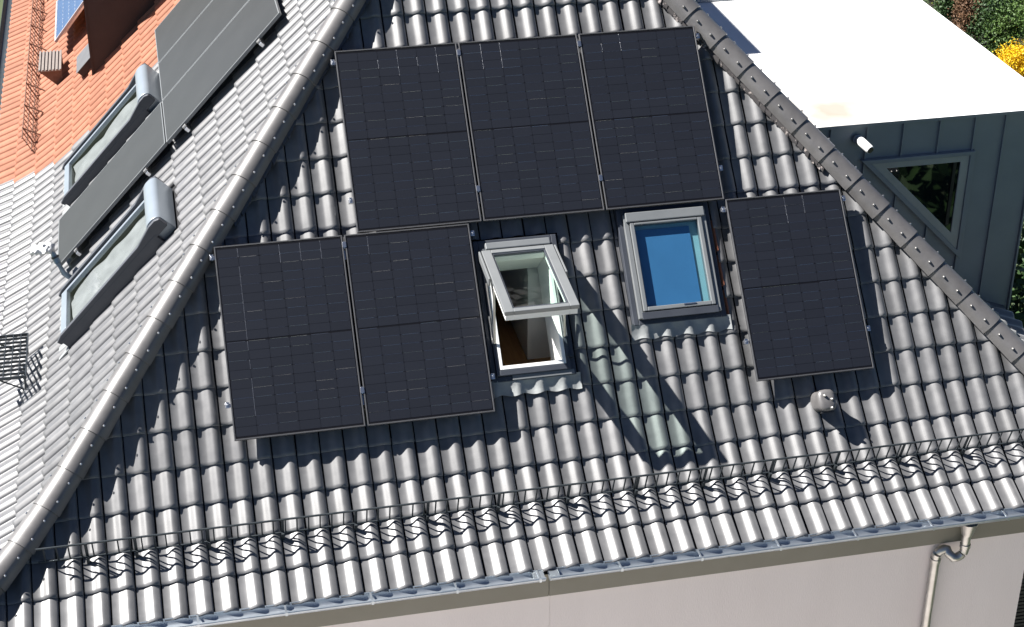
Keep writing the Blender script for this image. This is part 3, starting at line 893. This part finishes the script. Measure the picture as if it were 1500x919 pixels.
# chimney-like block out of view, added to cast shade on the white flat roof
ch_ = MB(); ch_.box(1.40, 1.89, 3.16, 4.9, 1.2, 2.36); cho = ch_.build('shade_block', 'brown_wall', house, bevel=.01)
ch_ = MB(); ch_.box(1.35, 1.93, 3.11, 4.95, 2.361, 2.44); ch_.build('shade_block_cap', 'cladding', cho, bevel=.01)

# ------------------------------------------------------------------ metal clad dormer on the right
DY = 0.1; ZR = -1.2; XD0, XD1 = 4.55, 7.27
dm = empty('dormer', T((6, DY, -3)), None, None, None, house); dm['label'] = 'flat roofed dormer clad in blue grey standing seam metal'
b = MB(); b.box(XD0-.6, 7.42, DY-.035, 4.02, ZR-.02, ZR); b.build('flat_roof', 'membrane', dm, bevel=.01)
b = MB(); b.prism([(7.30, ZR+.001), (7.36, ZR+.045), (7.46, ZR+.05), (7.46, ZR-.10), (7.421, ZR-.10), (7.421, ZR+.001)], DY-.03, 4.02, 'y'); b.build('roof_edge', 'membrane', dm, bevel=.008)
b = MB(); b.box(XD0-.5, 7.42, 4.021, 4.10, ZR-.14, ZR+.05); b.build('roof_edge', 'cladding', dm, bevel=.006)
b = MB(); b.box(XD0, 7.44, DY-.040, DY-.0355, ZR-.03, ZR+.004); b.build('edge_trim', 'cladding', dm, bevel=.003)
seams = [4.99, 5.385, 5.78, 6.18, 6.57, 6.91]
edges = [XD0] + seams + [XD1]
for a, c in zip(edges, edges[1:]):
    z1 = ZR-.021; zb = min(-2.0, -1.1 - 1.04*(c - 4.6)) - .35
    b = MB(); b.box(a+.004, c-.004, DY, DY+.03, max(zb, -3.75), z1)
    o = b.build('cladding_panel', 'cladding', dm)
for x in seams:
    b = MB(); b.box(x-.007, x+.007, DY-.026, DY+.02, -3.75, ZR-.022); b.build('seam', 'cladding', dm)
b = MB(); b.box(XD0, XD1, DY+.031, DY+.06, -3.75, ZR-.14); b.box(XD1-.03, XD1+.0, DY+.061, 4.0, -3.9, ZR-.14); b.box(XD0+.2, XD1, 3.95, 4.0, -3.9, ZR-.14); b.build('dormer_wall', 'cladding', dm)
b = MB(); b.box(XD1+.001, XD1+.018, DY-.03, DY+.10, -3.75, ZR-.10); b.build('corner_trim', 'cladding', dm)
# window: right-angled triangle, sloping side along the roof
def tri_ring(outer, inner, y0, y1):
    V = []; 
    for y in (y0, y1):
        V += [(x, y, z) for x, z in outer] + [(x, y, z) for x, z in inner]
    F = []
    for i in range(3):
        j = (i+1) % 3
        F += [(i, j, 3+j, 3+i), (6+i, 9+i, 9+j, 6+j), (i, 6+i, 6+j, j), (3+i, 3+j, 9+j, 9+i)]
    return V, F
OT = [(5.34, -1.60), (6.60, -1.60), (6.60, -2.86)]
IT = [(5.45, -1.645), (6.545, -1.645), (6.545, -2.74)]
GT = [(5.63, -1.715), (6.45, -1.715), (6.45, -2.53)]
wf = empty('window', T((6, DY, -2.2)), None, None, None, dm)
wf['label'] = None or 'triangular window with its long side parallel to the roof slope'
b = MB(); b.add(*tri_ring(OT, IT, DY-.06, DY-.002)); tr = b.build('window_trim', 'cladding', dm, bevel=.004)
b = MB(); b.add(*tri_ring(IT, GT, DY-.045, DY-.002)); b.build('window_frame', 'trim', dm, bevel=.004)
b = MB(); b.prism(GT, DY-.030, DY-.020, 'y'); b.build('pane', 'dark_glass', dm)
b = MB(); b.box(6.375, 6.41, DY-.044, DY-.0305, -2.44, -1.716); b.build('mullion', 'black', dm)
bpy.data.objects.remove(wf)
# ------------------------------------------------------------------ solar panels
cell_b = MB(); cw, ch = .1800, .0810
c4 = .006
poly = [(c4,0),(cw-c4,0),(cw,c4),(cw,ch-c4),(cw-c4,ch),(c4,ch),(0,ch-c4),(0,c4)]
cell_b.prism(poly, 0, .0012, 'z')
cell_mesh = mesh_from('cell', cell_b.v, cell_b.f, M['cell'])
fb = MB(); fb.rect(0, PW_, 0, PH_, .012, .012, .012, .012, -.035, 0)
frame_mesh = mesh_from('frame', fb.v, fb.f, M['panel_frame'])
bb = MB(); bb.box(.0122, PW_-.0122, .0122, PH_-.0122, -.009, -.0040)
back_mesh = mesh_from('backsheet', bb.v, bb.f, M['backsheet'])
WIRES = [[(2,17,20),(3,17,20),(4,17,20),(1,18,20)], [(0,17,20),(1,17,20)], [(0,18,20),(1,18,20)], [(0,1,20),(2,18,20),(3,18,20),(4,18,20)], [(0,18,20)], [(1,18,20),(2,17,20),(3,18,20)]]
def bev(o, w):
    b = o.modifiers.new('bevel', 'BEVEL'); b.width = w; b.segments = 1; b.limit_method = 'ANGLE'; b.angle_limit = R(50)
for idx, (u, v, lab) in enumerate(front):
    W = FM @ T((u, v-PH_, 0)) @ Matrix.Rotation(rng.normal(0, .0012), 4, 'Y')
    e = empty('solar_panel', W, lab, 'solar panel', 'black solar panels on the front slope')
    o = bpy.data.objects.new('frame', frame_mesh); link(o, e, W); bev(o, .002)
    o = bpy.data.objects.new('backsheet', back_mesh); link(o, e, W)
    px0 = (PW_ - 6*.1825)/2 + .002
    rb = MB()
    for r in range(20):
        y = .030 + r*.0832 + (.014 if r >= 10 else 0) + .0
        for c in range(6):
            o = bpy.data.objects.new('cell', cell_mesh)
            j = rng.normal(0, .0035, 2)
            link(o, e, W @ T((px0 + c*.1825, y, -.0036)) @ Matrix.Rotation(j[0]*.2, 4, 'X') @ Matrix.Rotation(j[1]*.08, 4, 'Y'))
            if rng.random() < .75 and r < 19:
                t = abs(rng.normal(0, .28))
                x0 = px0 + c*.1825 + rng.uniform(0, .02); x1 = px0 + (c+1)*.1825 - rng.uniform(.004, .03); yy = y + ch + .0006; d = .0020
                rb.add([(x0, yy, -.0030-t*d), (x1, yy, -.0030-t*d), (x1, yy+d, -.0030+t*d), (x0, yy+d, -.0030+t*d)], [(0,1,2,3)])
    def wire(c_, ra, rb_):                          # wire between two cell columns, facets tilted to make a sun glint
        x = px0 + (c_+1)*.1825 - .002
        for r in range(ra, rb_):
            if rng.random() < .12: continue
            y = .030 + r*.0832 + (.014 if r >= 10 else 0); q = .0016
            rb.add([(x-q*1.4, y, -.0034), (x-q*.5, y, -.0022), (x+q*.5, y, -.0022), (x-q*1.4, y+.081, -.0034), (x-q*.5, y+.081, -.0022), (x+q*.5, y+.081, -.0022)], [(0,1,4,3),(1,2,5,4)])
    for cc_, ra, rb_ in WIRES[idx]: wire(cc_, ra, rb_)
    tag(rb.build('ribbon', 'ribbon', e, W), kind='stuff')
# aluminium rails with clamps
def rail(u0, u1, v, mids, lab):
    W = FM @ T((u0, v, -.085))
    e = empty('mounting_rail', W, lab, 'mounting rail', 'rails under the black panels')
    b = MB(); b.box(0, u1-u0, -.018, .018, 0, .048); b.build('rail', 'alu', e, W, bevel=.003)
    for x in (.018, u1-u0-.018):
        b = MB(); b.box(x-.016, x+.016, -.026, .026, .049, .070); b.box(x-.008, x+.008, -.008, .008, .071, .080); b.build('clamp', 'alu', e, W, bevel=.003)
    for x in mids:
        b = MB(); b.box(x-u0-.008, x-u0+.008, -.03, .03, .049, .087); b.box(x-u0-.017, x-u0+.017, -.025, .025, .0875, .0905); b.build('clamp', 'alu', e, W, bevel=.002)
    for x in np.arange(.35, u1-u0-.2, .83):
        b = MB(); b.box(x, x+.03, -.12, -.019, -.012, .02); b.build('roof_hook', 'alu', e, W, bevel=.003)
X2 = 2*(PW_+GAP)
rail(-.045, X2+PW_+.045, -.10, [PW_+GAP/2, 2*PW_+1.5*GAP], 'upper rail of the three panel row, its bright end beside the left hip ridge')
rail(-.040, X2+PW_+.045, -1.43, [PW_+GAP/2, 2*PW_+1.5*GAP], 'lower rail of the three panel row, its bright end near the closed skylight')
rail(uL-.045, uL+2*PW_+GAP+.045, vL-.09, [uL+PW_+GAP/2], 'upper rail of the two panel row, its bright end above the open skylight')
rail(uL-.045, uL+2*PW_+GAP+.045, vL-1.42, [uL+PW_+GAP/2], 'lower rail of the two panel row, its bright end beside the open skylight')
rail(uR-.05, uR+PW_+.045, vR-.09, [], 'upper rail of the single right panel, its bright end beside the right hip ridge')
rail(uR-.05, uR+PW_+.045, vR-1.36, [], 'lower rail of the single right panel, its bright end over the shaded tiles')

# panels on the left slope, seen at a grazing angle
for y, s, lab in side_panels:
    W = FL @ T((-(y+PW_), s-LH, 0))
    e = empty('solar_panel', W, lab, 'solar panel', 'grey panels on the left slope')
    b = MB(); b.rect(0, PW_, 0, LH, .012, .012, .012, .012, -.035, 0); b.build('frame', 'win_alu', e, W, bevel=.002)
    b = MB(); b.box(.0122, PW_-.0122, .0122, LH-.0122, -.009, -.003); b.build('glass_sheet', 'grey_panel', e, W)
for k, (y0, y1, s) in enumerate(((1.52, 5.08, -.55), (1.52, 5.08, -1.72), (1.54, 2.80, -2.35), (1.54, 2.80, -3.50))):
    lab = ['upper rail of the left slope row, running under its panels near the top', 'lower rail of the left slope row, clamps showing above the shaded gap', 'upper rail of the panel between the shuttered skylights', 'lower rail of the panel between the shuttered skylights, near the wrapped bracket'][k]
    W = FL @ T((-y1, s, -.085))
    e = empty('mounting_rail', W, lab, 'mounting rail', 'rails under the grey panels')
    b = MB(); b.box(0, y1-y0, -.018, .018, 0, .048); b.build('rail', 'alu', e, W, bevel=.003)
    b = MB(); b.box(y1-y0-.066, y1-y0-.03, -.022, .022, .049, .072); b.build('clamp', 'zinc_pale', e, W, bevel=.003)

# ------------------------------------------------------------------ snow guard on the front slope
SGY, SGZ = -2.885, -3.215
gd = Vector((0, -math.sin(R(20)), math.cos(R(20))))
sg0, sg1 = -2.98, 6.55
W = T((0, SGY, SGZ))
sg = empty('snow_guard', T((1.8, SGY, SGZ-.08)), 'long dark steel snow guard fence above the front gutter', 'snow guard')
b = MB(); b.path([(sg0, SGY+gd.y*.19, SGZ+gd.z*.19), (sg1, SGY+gd.y*.19, SGZ+gd.z*.19)], .0095, 8); b.build('rail', 'steel_dark', sg, smooth=50)
b = MB(); b.path([(sg0, SGY, SGZ), (sg1, SGY, SGZ)], .0075, 8); b.build('rail', 'steel_dark', sg, smooth=50)
bars = MB(); bars.box(-.006, .006, -.004, .004, -.004, .186)
Wb = fr((0,SGY,SGZ), (1,0,0), gd.cross(Vector((1,0,0))), gd)
bar_mesh = mesh_from('bar', bars.v, bars.f, M['steel_dark'])
for x in np.arange(sg0+.06, sg1-.02, .0995):
    o = bpy.data.objects.new('bar', bar_mesh); link(o, sg, T((x+rng.normal(0,.002), 0, 0)) @ Wb)
br = MB(); br.box(-.013, .013, -.009, -.005, -.075, .20); br.box(-.013, .013, -.06, -.005, -.080, -.070); br.box(-.012, .012, -.035, -.009, -.075, .02)
brk_mesh = mesh_from('bracket', br.v, br.f, M['steel_dark'])
for x in [-2.58, -2.18] + list(np.arange(-1.58, 6.5, .6255)):
    o = bpy.data.objects.new('bracket', brk_mesh); link(o, sg, T((x, 0, 0)) @ Wb)

# ------------------------------------------------------------------ camera on the dormer
WCm = T((5.285, DY-.001, -1.37))
sc_ = empty('security_camera', WCm, 'small white security camera under the white dormer roof edge', 'security camera')
b = MB(); b.path([(0,0,0), (0,-.03,0), (0,-.035,0)], [.055,.055,.04], 14); b.build('mount', 'cladding', sc_, WCm, smooth=50)
d = Vector((.06, -.17, -.05)).normalized()
a0 = Vector((0, -.03, .01)); a1 = a0 + d*.20
b = MB(); b.path([a0, a0+d*.02, a1-d*.015, a1], [.030,.046,.047,.042], 16); b.build('body', 'cam_white', sc_, WCm, smooth=50)
b = MB(); b.path([a1+d*.0005, a1+d*.006], [.036,.034], 16); b.build('lens', 'black', sc_, WCm, smooth=50)

# ------------------------------------------------------------------ wrapped bracket and roof step on the left slope
WB = FL @ T((-1.42, -3.72, -.10))
e = empty('wrapped_bracket', WB, 'steel bracket with a white cloth bundle tied to its end, below the grey panel', 'bracket')
b = MB(); b.path([(0,.0,-.06), (0,.0,.06), (-.01,.06,.18)], .030, 8); b.path([(-.01,.06,.18), (-.05,.12,.31)], [.036,.024], 8); b.build('arm', 'steel_blue', e, WB, smooth=50)
b = MB(); b.path([(-.025,.082,.225), (-.03,.09,.242)], .042, 10); b.build('clamp_band', 'steel_dark', e, WB)
V = []; F = []; rr = random.Random(4)
def lump(c, r, n=9, m=6):
    V = []; F = []
    for i in range(m+1):
        ph = math.pi*i/m
        for k in range(n):
            t = 2*math.pi*k/n; q = 1 + .28*math.sin(3*t+5*ph+c[0]*40) + rr.uniform(-.12,.12)
            V.append((c[0]+r[0]*q*math.sin(ph)*math.cos(t), c[1]+r[1]*q*math.sin(ph)*math.sin(t), c[2]+r[2]*q*math.cos(ph)))
    for i in range(m):
        for k in range(n): F.append((i*n+k, i*n+(k+1)%n, (i+1)*n+(k+1)%n, (i+1)*n+k))
    return V, F
b = MB(); b.add(*lump((-.05,.12,.34), (.085,.06,.06))); b.add(*lump((-.03,.07,.39), (.06,.08,.05))); b.add(*lump((-.05,.02,.435), (.07,.05,.045))); b.add(*lump((.0,.10,.37), (.06,.05,.03))); b.build('cloth', 'cloth', e, WB, smooth=80)

def roof_step(W, lab, m1, L=.62, D=.26, nb=9, grp=None):
    e = empty('roof_step', W, lab, 'roof step', grp)
    b = MB(); b.rect(0, L, 0, D, .012, .012, .012, .012, -.03, 0); b.build('frame', m1, e, W)
    b = MB()
    for k in range(1, nb): b.box(k*L/nb-.004, k*L/nb+.004, .013, D-.013, -.025, -.001)
    for k in range(1, 5): b.box(.013, L-.013, k*D/5-.004, k*D/5+.004, -.0245, -.002)
    tag(b.build('grating', m1, e, W), kind='stuff')
    for x in (.08, L-.08):
        b = MB(); b.path([(x, .02, -.03), (x, .03, -.20)], .010, 6); b.path([(x, D-.03, -.03), (x, .05, -.19)], .008, 6); b.build('bracket', m1, e, W)
    return e
roof_step(fr((-3.12, -.22, -2.95), (0,1,0), (-1,0,0), (0,0,1)), 'dark perforated steel roof step at the left edge of the grey tiled slope', 'steel_dark', L=.85, D=.36, nb=11)

# ------------------------------------------------------------------ neighbour with terracotta roof
nb_ = empty('neighbour_house', T((0, 10, GZ)), 'adjoining house half with a terracotta tiled roof and dark brown dormer', 'house')
b = MB()
for (a, za), (c, zc) in zip(prof_l, prof_l[1:]):
    if zc >= Z_RIDGE: continue
    za = min(za, Z_RIDGE); y0 = border_y((za+zc)/2) + .002
    b.add([(xl(zc), 24, zc-.05), (xl(zc), y0, zc-.05), (xl(za), y0, za-.05), (xl(za), 24, za-.05)], [(0,1,2,3)])
dk = b.build('roof_deck', 'deck_orange', nb_)
it_o = []
for W, vf, ctr in tile_field(prof_l, 'l', -17.5, -4.3, 0.03, hip_planes('l')):
    if ctr.y > border_y(ctr.z) and ctr.y < 17.4 and ctr.z < .6: it_o.append((T((0,0,-.015)) @ W, vf, ctr))
VV, FF, n2 = place_tiles(it_o, 'orange', 300, dk)
tag(link(bpy.data.objects.new('roof_tiles', mesh_from('roof_tiles', VV, FF, M['orange'], 40)), nb_), kind='stuff')
ex, ez = xl(Z_EAVE), Z_EAVE
b = MB(); b.box(ex-.02, ex+.03, 5.7, 20, ez-.12, ez-.005); b.build('eave_board', 'lead', nb_)
b = MB()
V = []; F = []
for y in (5.7, 20):
    for r in (.075, .069):
        for k in range(11):
            t = math.pi+math.pi*k/10; V.append((ex-.095+r*math.cos(t), y, ez-.02+r*math.sin(t)))
for k in range(10): F += [(k,k+1,23+k,22+k), (11+k,33+k,34+k,12+k)]
F += [(0,22,33,11), (10,21,43,32)]
b.add(V, F); b.build('gutter', 'steel_dark', nb_, smooth=50)
b = MB(); b.box(ex+.55, ex+.75, 5.6, 20, GZ, ez-.15); b.build('wall', 'render', nb_)
# dark dormer cheek
b = MB(); b.box(-2.42, 1.0, 6.5, 9.4, -2.75, .9); dd_ = b.build('dormer', 'brown_wall', nb_, bevel=.01)
b = MB(); b.box(-2.60, 1.0, 6.4, 9.5, .901, 1.0); b.build('roof', 'brown_wall', dd_)
b = MB(); b.box(-2.424, -2.40, 6.485, 6.499, -2.7, .9); b.build('corner_trim', 'brown_wall', dd_)
# small hatch with a grey cover
W = FL @ T((-7.50, -3.52, -.055))
h_ = empty('roof_hatch', W, None, None, None, nb_)
b = MB(); b.rect(0, .62, 0, .46, .04, .04, .04, .04, -.09, .01); b.build('frame', 'brown_wall', h_, W)
b = MB(); b.box(.0, .62, -.02, .40, .011, .02); b.build('cover', 'hatch_grey', h_, W, bevel=.004)
# blue panel on the neighbour's roof
W = FL @ T((-10.3, -3.86, .10)) @ Matrix.Rotation(R(4), 4, 'X')
e = empty('solar_panel', W, 'pale framed blue solar panel on the terracotta roof beside the dark dormer', 'solar panel')
b = MB(); b.rect(0, 1.72, 0, 1.0, .03, .03, .03, .03, -.035, 0); b.build('frame', 'pale_frame', e, W)
for i in range(10):
    for j in range(6):
        b_ = None
        if i == 0 and j == 0:
            q = MB(); q.prism([(.012,0),(.150,0),(.158,.012),(.158,.14),(.150,.150),(.012,.150),(0,.14),(0,.012)], 0, .002, 'z'); bcm = mesh_from('cell', q.v, q.f, M['blue_cell'])
        o = bpy.data.objects.new('cell', bcm); link(o, e, W @ T((.035+i*.165, .035+j*.155, -.006)))
b = MB(); b.box(.031, 1.689, .031, .969, -.012, -.007); b.build('backsheet', 'cam_white', e, W)
for x in (.3, 1.3):
    b = MB(); b.box(x, x+.04, .05, .95, -.13, -.036); b.build('rail', 'alu', e, W)
# snow guard and step on the terracotta roof
gx, gz = -3.27, -3.255
e = empty('snow_guard', T((gx, 10, gz-.1)), 'rust brown lattice snow guard along the terracotta roof', 'snow guard')
n_ = Vector((-.45, 0, .9)).normalized()
for hgt in (.0, .10, .2):
    p = Vector((gx, 0, gz)) + n_*hgt
    b = MB(); b.path([(p.x, 6.0, p.z), (p.x, 16.5, p.z)], .008, 6); b.build('rail', 'rust', e)
bm_ = MB(); bm_.box(-.005, .005, -.005, .005, -.03, .21); bar2 = mesh_from('bar', bm_.v, bm_.f, M['rust'])
Wn = fr((gx,0,gz), n_.cross(Vector((0,1,0))), (0,1,0), n_)
for y in np.arange(6.05, 16.4, .16):
    o = bpy.data.objects.new('bar', bar2); link(o, e, T((0, y, 0)) @ Wn)
bk_ = MB(); bk_.box(-.022, -.008, -.012, .012, -.06, .23); bk_.path([(-.02,0,.2), (-.16,0,.0)], .010, 5)
bk2 = mesh_from('bracket', bk_.v, bk_.f, M['rust'])
for y in np.arange(6.3, 16.4, .8):
    o = bpy.data.objects.new('bracket', bk2); link(o, e, T((0, y, 0)) @ Wn)
WGr = fr((-2.86, 7.60, -2.78), (0,1,0), (-1,0,0), (0,0,1))
e = empty('roof_step', WGr, 'grey brown ribbed roof step on a rusty bracket on the terracotta roof', 'roof step')
b = MB(); b.box(0, .75, 0, .30, -.022, -.012); 
for k in range(7): b.box(.0, .75, k*.0455, k*.0455+.022, -.0118, .004)
b.build('tread', 'grate_grey', e, WGr)
for x in (.05, .65):
    b = MB(); b.prism([(.0,-.023), (.30,-.023), (.28,-.05), (.06,-.26), (.0,-.26)], x, x+.03); b.build('bracket', 'rust', e, WGr)

# ------------------------------------------------------------------ slatted screen in the recess at the lower right
W = T((6.45, -2.9, GZ))
e = empty('slatted_screen', W, 'dark slatted screen beyond the right corner of the pale wall', 'screen')
for k in range(46):
    b = MB(); b.box(5.88, 7.2, -2.93, -2.90, -5.9+k*.045, -5.9+k*.045+.030)
    if k == 0: sm = mesh_from('slat', b.v, b.f, M['slat']); z0 = -5.9
    o = bpy.data.objects.new('slat', sm); link(o, e, T((0, 0, k*.045)))
b = MB(); b.box(5.87, 7.25, -2.88, -2.80, GZ, -3.75); b.build('backing', 'slat', e)

# ------------------------------------------------------------------ garden
def leaves(b, c, rad, n, size, seed, clumps=14, flat=.8):
    r = np.random.default_rng(seed)
    cc = r.normal(0, 1, (clumps, 3)); cc /= np.linalg.norm(cc, axis=1)[:, None]; cc *= r.uniform(.35, .95, (clumps, 1))
    k = r.integers(0, clumps, n)
    p = cc[k] + r.normal(0, .24, (n, 3))
    p = np.array(c) + p*np.array(rad)
    a = r.normal(0, 1, (n, 3)); a /= np.linalg.norm(a, axis=1)[:, None]
    t = r.normal(0, 1, (n, 3)); t -= a*(t*a).sum(1)[:, None]; t /= np.linalg.norm(t, axis=1)[:, None]
    s = size*r.uniform(.6, 1.4, (n, 1))
    V = np.concatenate([p-a*s, p+t*s*.5, p+a*s, p-t*s*.5], 1).reshape(-1, 3)
    o = len(b.v)
    b.v += [tuple(q) for q in V]; b.f += [(o+4*i, o+4*i+1, o+4*i+2, o+4*i+3) for i in range(n)]
def tree(name, x, y, hgt, rad, m, n, size, label, cat, seed, trunk=True, grp=None):
    W = T((x, y, GZ))
    e = empty(name, W, label, cat, grp)
    r = random.Random(seed)
    b = MB(); top = (0, 0, hgt*.8)
    b.path([(0,0,0), (.05*r.uniform(-1,1), .05*r.uniform(-1,1), hgt*.35), (.1*r.uniform(-1,1), .1*r.uniform(-1,1), hgt*.8)], [.05+.018*hgt, .04+.012*hgt, .015], 7)
    for k in range(7):
        a = r.uniform(0, 6.28); z = hgt*r.uniform(.25, .65)
        b.path([(0,0,z), (rad[0]*.35*math.cos(a), rad[1]*.35*math.sin(a), z+hgt*.12), (rad[0]*.8*math.cos(a), rad[1]*.8*math.sin(a), z+hgt*.25)], [.012+.008*hgt, .01+.004*hgt, .006], 5)
    b.build('trunk', 'bark', e, W)
    b = MB(); leaves(b, (0, 0, hgt*.56), (rad[0], rad[1], hgt*.46), n, size, seed, 18)
    b.build('crown', m, e, W)
    return e
def gp(px, py, z=GZ):
    d = Vector(((px-750)/FPX, (py-459.5)/FPX, 1.0))
    w = Vector([sum(CAM_R[k][i]*d[k] for k in range(3)) for i in range(3)])
    t = (z - CAM_C.z)/w.z
    return CAM_C + w*t
spec = [  # px, py of the foot, height, radius, material, leaves, size, label
 (1492, 122, 1.05, .60, 'leaf_yellow', 6500, .026, 'forsythia_shrub', 'bright yellow flowering shrub beyond the corner of the white flat roof', 'shrub'),
 (1410, 66, 1.5, .42, 'leaf_brown', 4200, .032, 'bare_shrub', 'reddish brown shrub standing among the green bushes', 'shrub'),
 (1470, 84, 1.35, .62, 'leaf_mid', 5000, .034, 'leafy_bush', 'mid green leafy bush right behind the yellow shrub', 'bush'),
 (1443, 76, 1.5, .60, 'leaf_dark', 5000, .036, 'evergreen_bush', 'dark evergreen bush left of the mid green bush', 'bush'),
 (1385, 44, 1.4, .50, 'leaf_dark', 4500, .036, 'evergreen_bush', 'dark evergreen bush just over the white roof edge, left of the brown shrub', 'bush'),
 (1402, 20, 1.3, .62, 'leaf_lime', 5000, .034, 'lime_bush', 'yellow green bush at the back of the garden', 'bush'),
 (1434, 36, 1.9, .62, 'leaf_dark', 6000, .040, 'evergreen_bush', 'tall dark evergreen bush behind the others, in the middle of the garden', 'bush'),
 (1478, 48, 2.0, .90, 'leaf_mid', 7000, .040, 'leafy_bush', 'tall mid green bush at the right edge of the garden', 'bush'),
 (1455, 10, 2.4, 1.1, 'leaf_mid', 7000, .044, 'leafy_bush', 'large mid green bush at the back, beyond the lime coloured one', 'bush'),
 (1510, 30, 2.6, 1.0, 'leaf_dark', 7000, .044, 'evergreen_bush', 'largest dark evergreen at the far right back of the garden', 'bush'),
 (1375, 0, 2.4, 1.1, 'leaf_dark', 6000, .044, 'evergreen_bush', 'dark evergreen at the far left back, behind the lime coloured bush', 'bush'),
]
g = MB()
for px, py in ((1360, -40), (1360, 190), (1560, 190), (1560, -40)):
    P = gp(px, py); g.v.append((P.x, P.y, GZ+.02))
g.f.append((0, 1, 2, 3)); M['soil'] = mat('dark_soil', (0.025, 0.02, 0.014), (0.05, 0.045, 0.025), rough=0.95, scale=1.5)
tag(g.build('planting_bed', 'soil'), kind='structure')
for i, (px, py, hgt, r_, m, n, s, nm, lab, cat) in enumerate(spec):
    P = gp(px, py)
    tree(nm, P.x, P.y, hgt, (r_, r_), m, n, s, lab, cat, 20+i)
tree('broad_tree', 10.2, -10.5, 7.5, (3.6, 3.2), 'leaf_dark', 5000, .22, 'broad dark tree in front of the dormer side of the house', 'tree', 51)
tree('hedge_bush', 9.5, 2.9, 6.3, (1.7, 2.0), 'leaf_dark', 12000, .085, 'dark green shrub in the shade right of the dormer', 'bush', 50)
